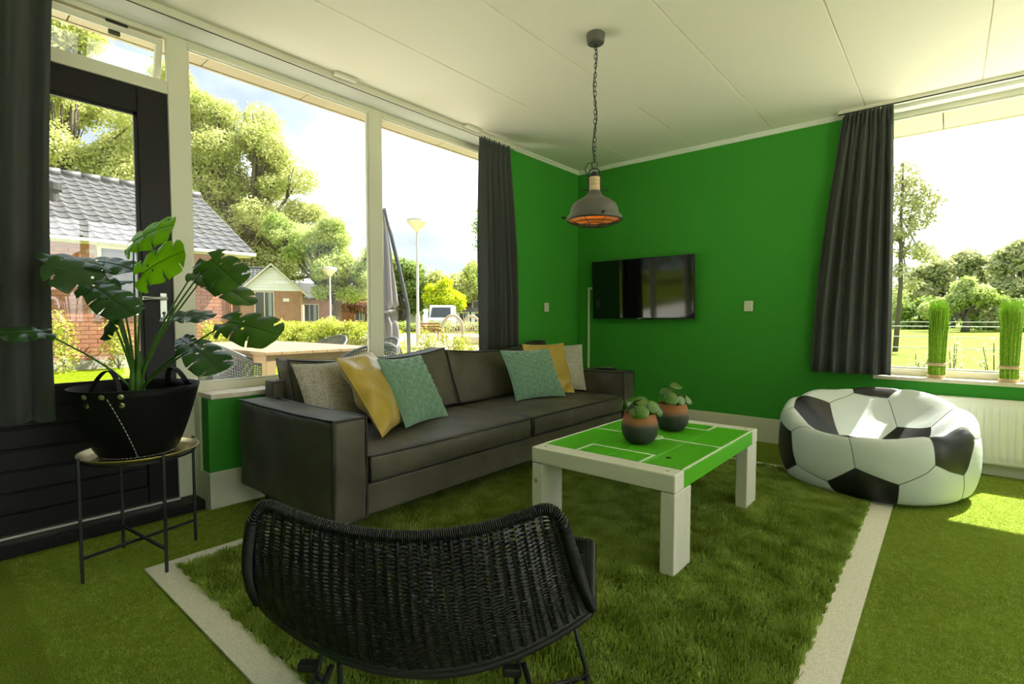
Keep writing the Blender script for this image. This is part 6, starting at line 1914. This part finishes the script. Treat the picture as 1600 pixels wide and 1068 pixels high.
# ---- closed parasol
pr_ = thing('closed_parasol', 'furled grey parasol tied with a strap beside the window mullion', 'parasol', (-6.35, 4.75, GZ))
px_, py_ = -6.40, 4.60
rgp = random.Random(2)
def pfn(a, b):
    th = 2 * pi * a
    z = 2.62 - 2.05 * b
    r = 0.02 + 0.23 * (b ** 0.8) if b < 0.68 else (0.02 + 0.23 * 0.68 ** 0.8 - 0.08 * math.exp(-((b - 0.74) / 0.05) ** 2) + 0.05 * max(0, b - 0.78))
    if 0.68 <= b < 0.74: r *= 1 - 0.25 * (b - 0.68) / 0.06
    r *= 1 + 0.20 * sin(9 * th + 3 * b) + 0.08 * sin(4 * th)
    if b > 0.97: z -= 0.05 * sin(4 * th)
    return (px_ + r * cos(th), py_ + r * sin(th), z)
m = MB(); m.grid(pfn, 90, 40, closed_u=True); m.build('canopy', M['parasol_cloth'], pr_, smooth=True, recalc=False)
m = MB(); m.tube([(px_ + 0.16 * cos(a), py_ + 0.16 * sin(a), 1.15 + 0.02 * sin(a)) for a in [2 * pi * k / 24 for k in range(24)]], 0.02, 6, closed=True); m.build('strap', M['parasol_cloth'], pr_)
m = MB(); m.tube([(px_, py_, 2.64), (px_, py_, 0.50)], 0.02, 10); m.build('mast', M['parasol_pole'], pr_, smooth=True)
m = MB(); m.tube([(px_ + 0.02, py_ + 0.03, 2.66), (px_ + 0.07, py_ + 0.11, 2.25), (px_ + 0.14, py_ + 0.20, 1.75), (px_ + 0.20, py_ + 0.30, 1.2), (px_ + 0.20, py_ + 0.32, GZ + 0.05)], 0.028, 10); m.build('pole', M['parasol_pole'], pr_, smooth=True)
m = MB(); m.tube([(px_ + 0.05, py_ + 0.06, 0.95), (px_ + 0.16, py_ + 0.24, 0.45)], 0.014, 8); m.build('strut', M['parasol_pole'], pr_, smooth=True)
m = MB(); m.box(px_ - 0.25, px_ + 0.45, py_ - 0.08, py_ + 0.6, GZ + 0.001, GZ + 0.06); m.build('base', M['parasol_pole'], pr_, bevel=0.01)
m = MB(); m.lathe([(0, 0.0), (0.045, 0.0), (0.045, 0.12), (0, 0.12)], 12, (px_ + 0.18, py_ + 0.27, 0.06)); m.build('foot_sleeve', M['metal_grey'], pr_)

# ---- rails of the paddock beyond the back window
for i, (z, yy_) in enumerate([(0.80, 19.0), (0.92, 24.0)]):
    r = thing('paddock_fence', ['nearer white wire fence along the field', 'farther white wire fence along the field'][i], 'fence', (0, yy_, GZ), None)
    for zz_ in ((0.82, 0.52, 0.20) if i == 0 else (0.92,)):
        m = MB(); m.tube([(-14, yy_ - 1, zz_), (16, yy_ + 1.2, zz_)], 0.016, 6); m.build('wire', M['fence_wire'], r)
    for x in (-13.0, -7.0, 5.5, 11.5):
        m = MB(); m.tube([(x, yy_ - 1 + (x + 14) / 30 * 2.2, GZ), (x, yy_ - 1 + (x + 14) / 30 * 2.2, 0.98)], 0.05, 8); m.build('post', M['grey_wood'], r)
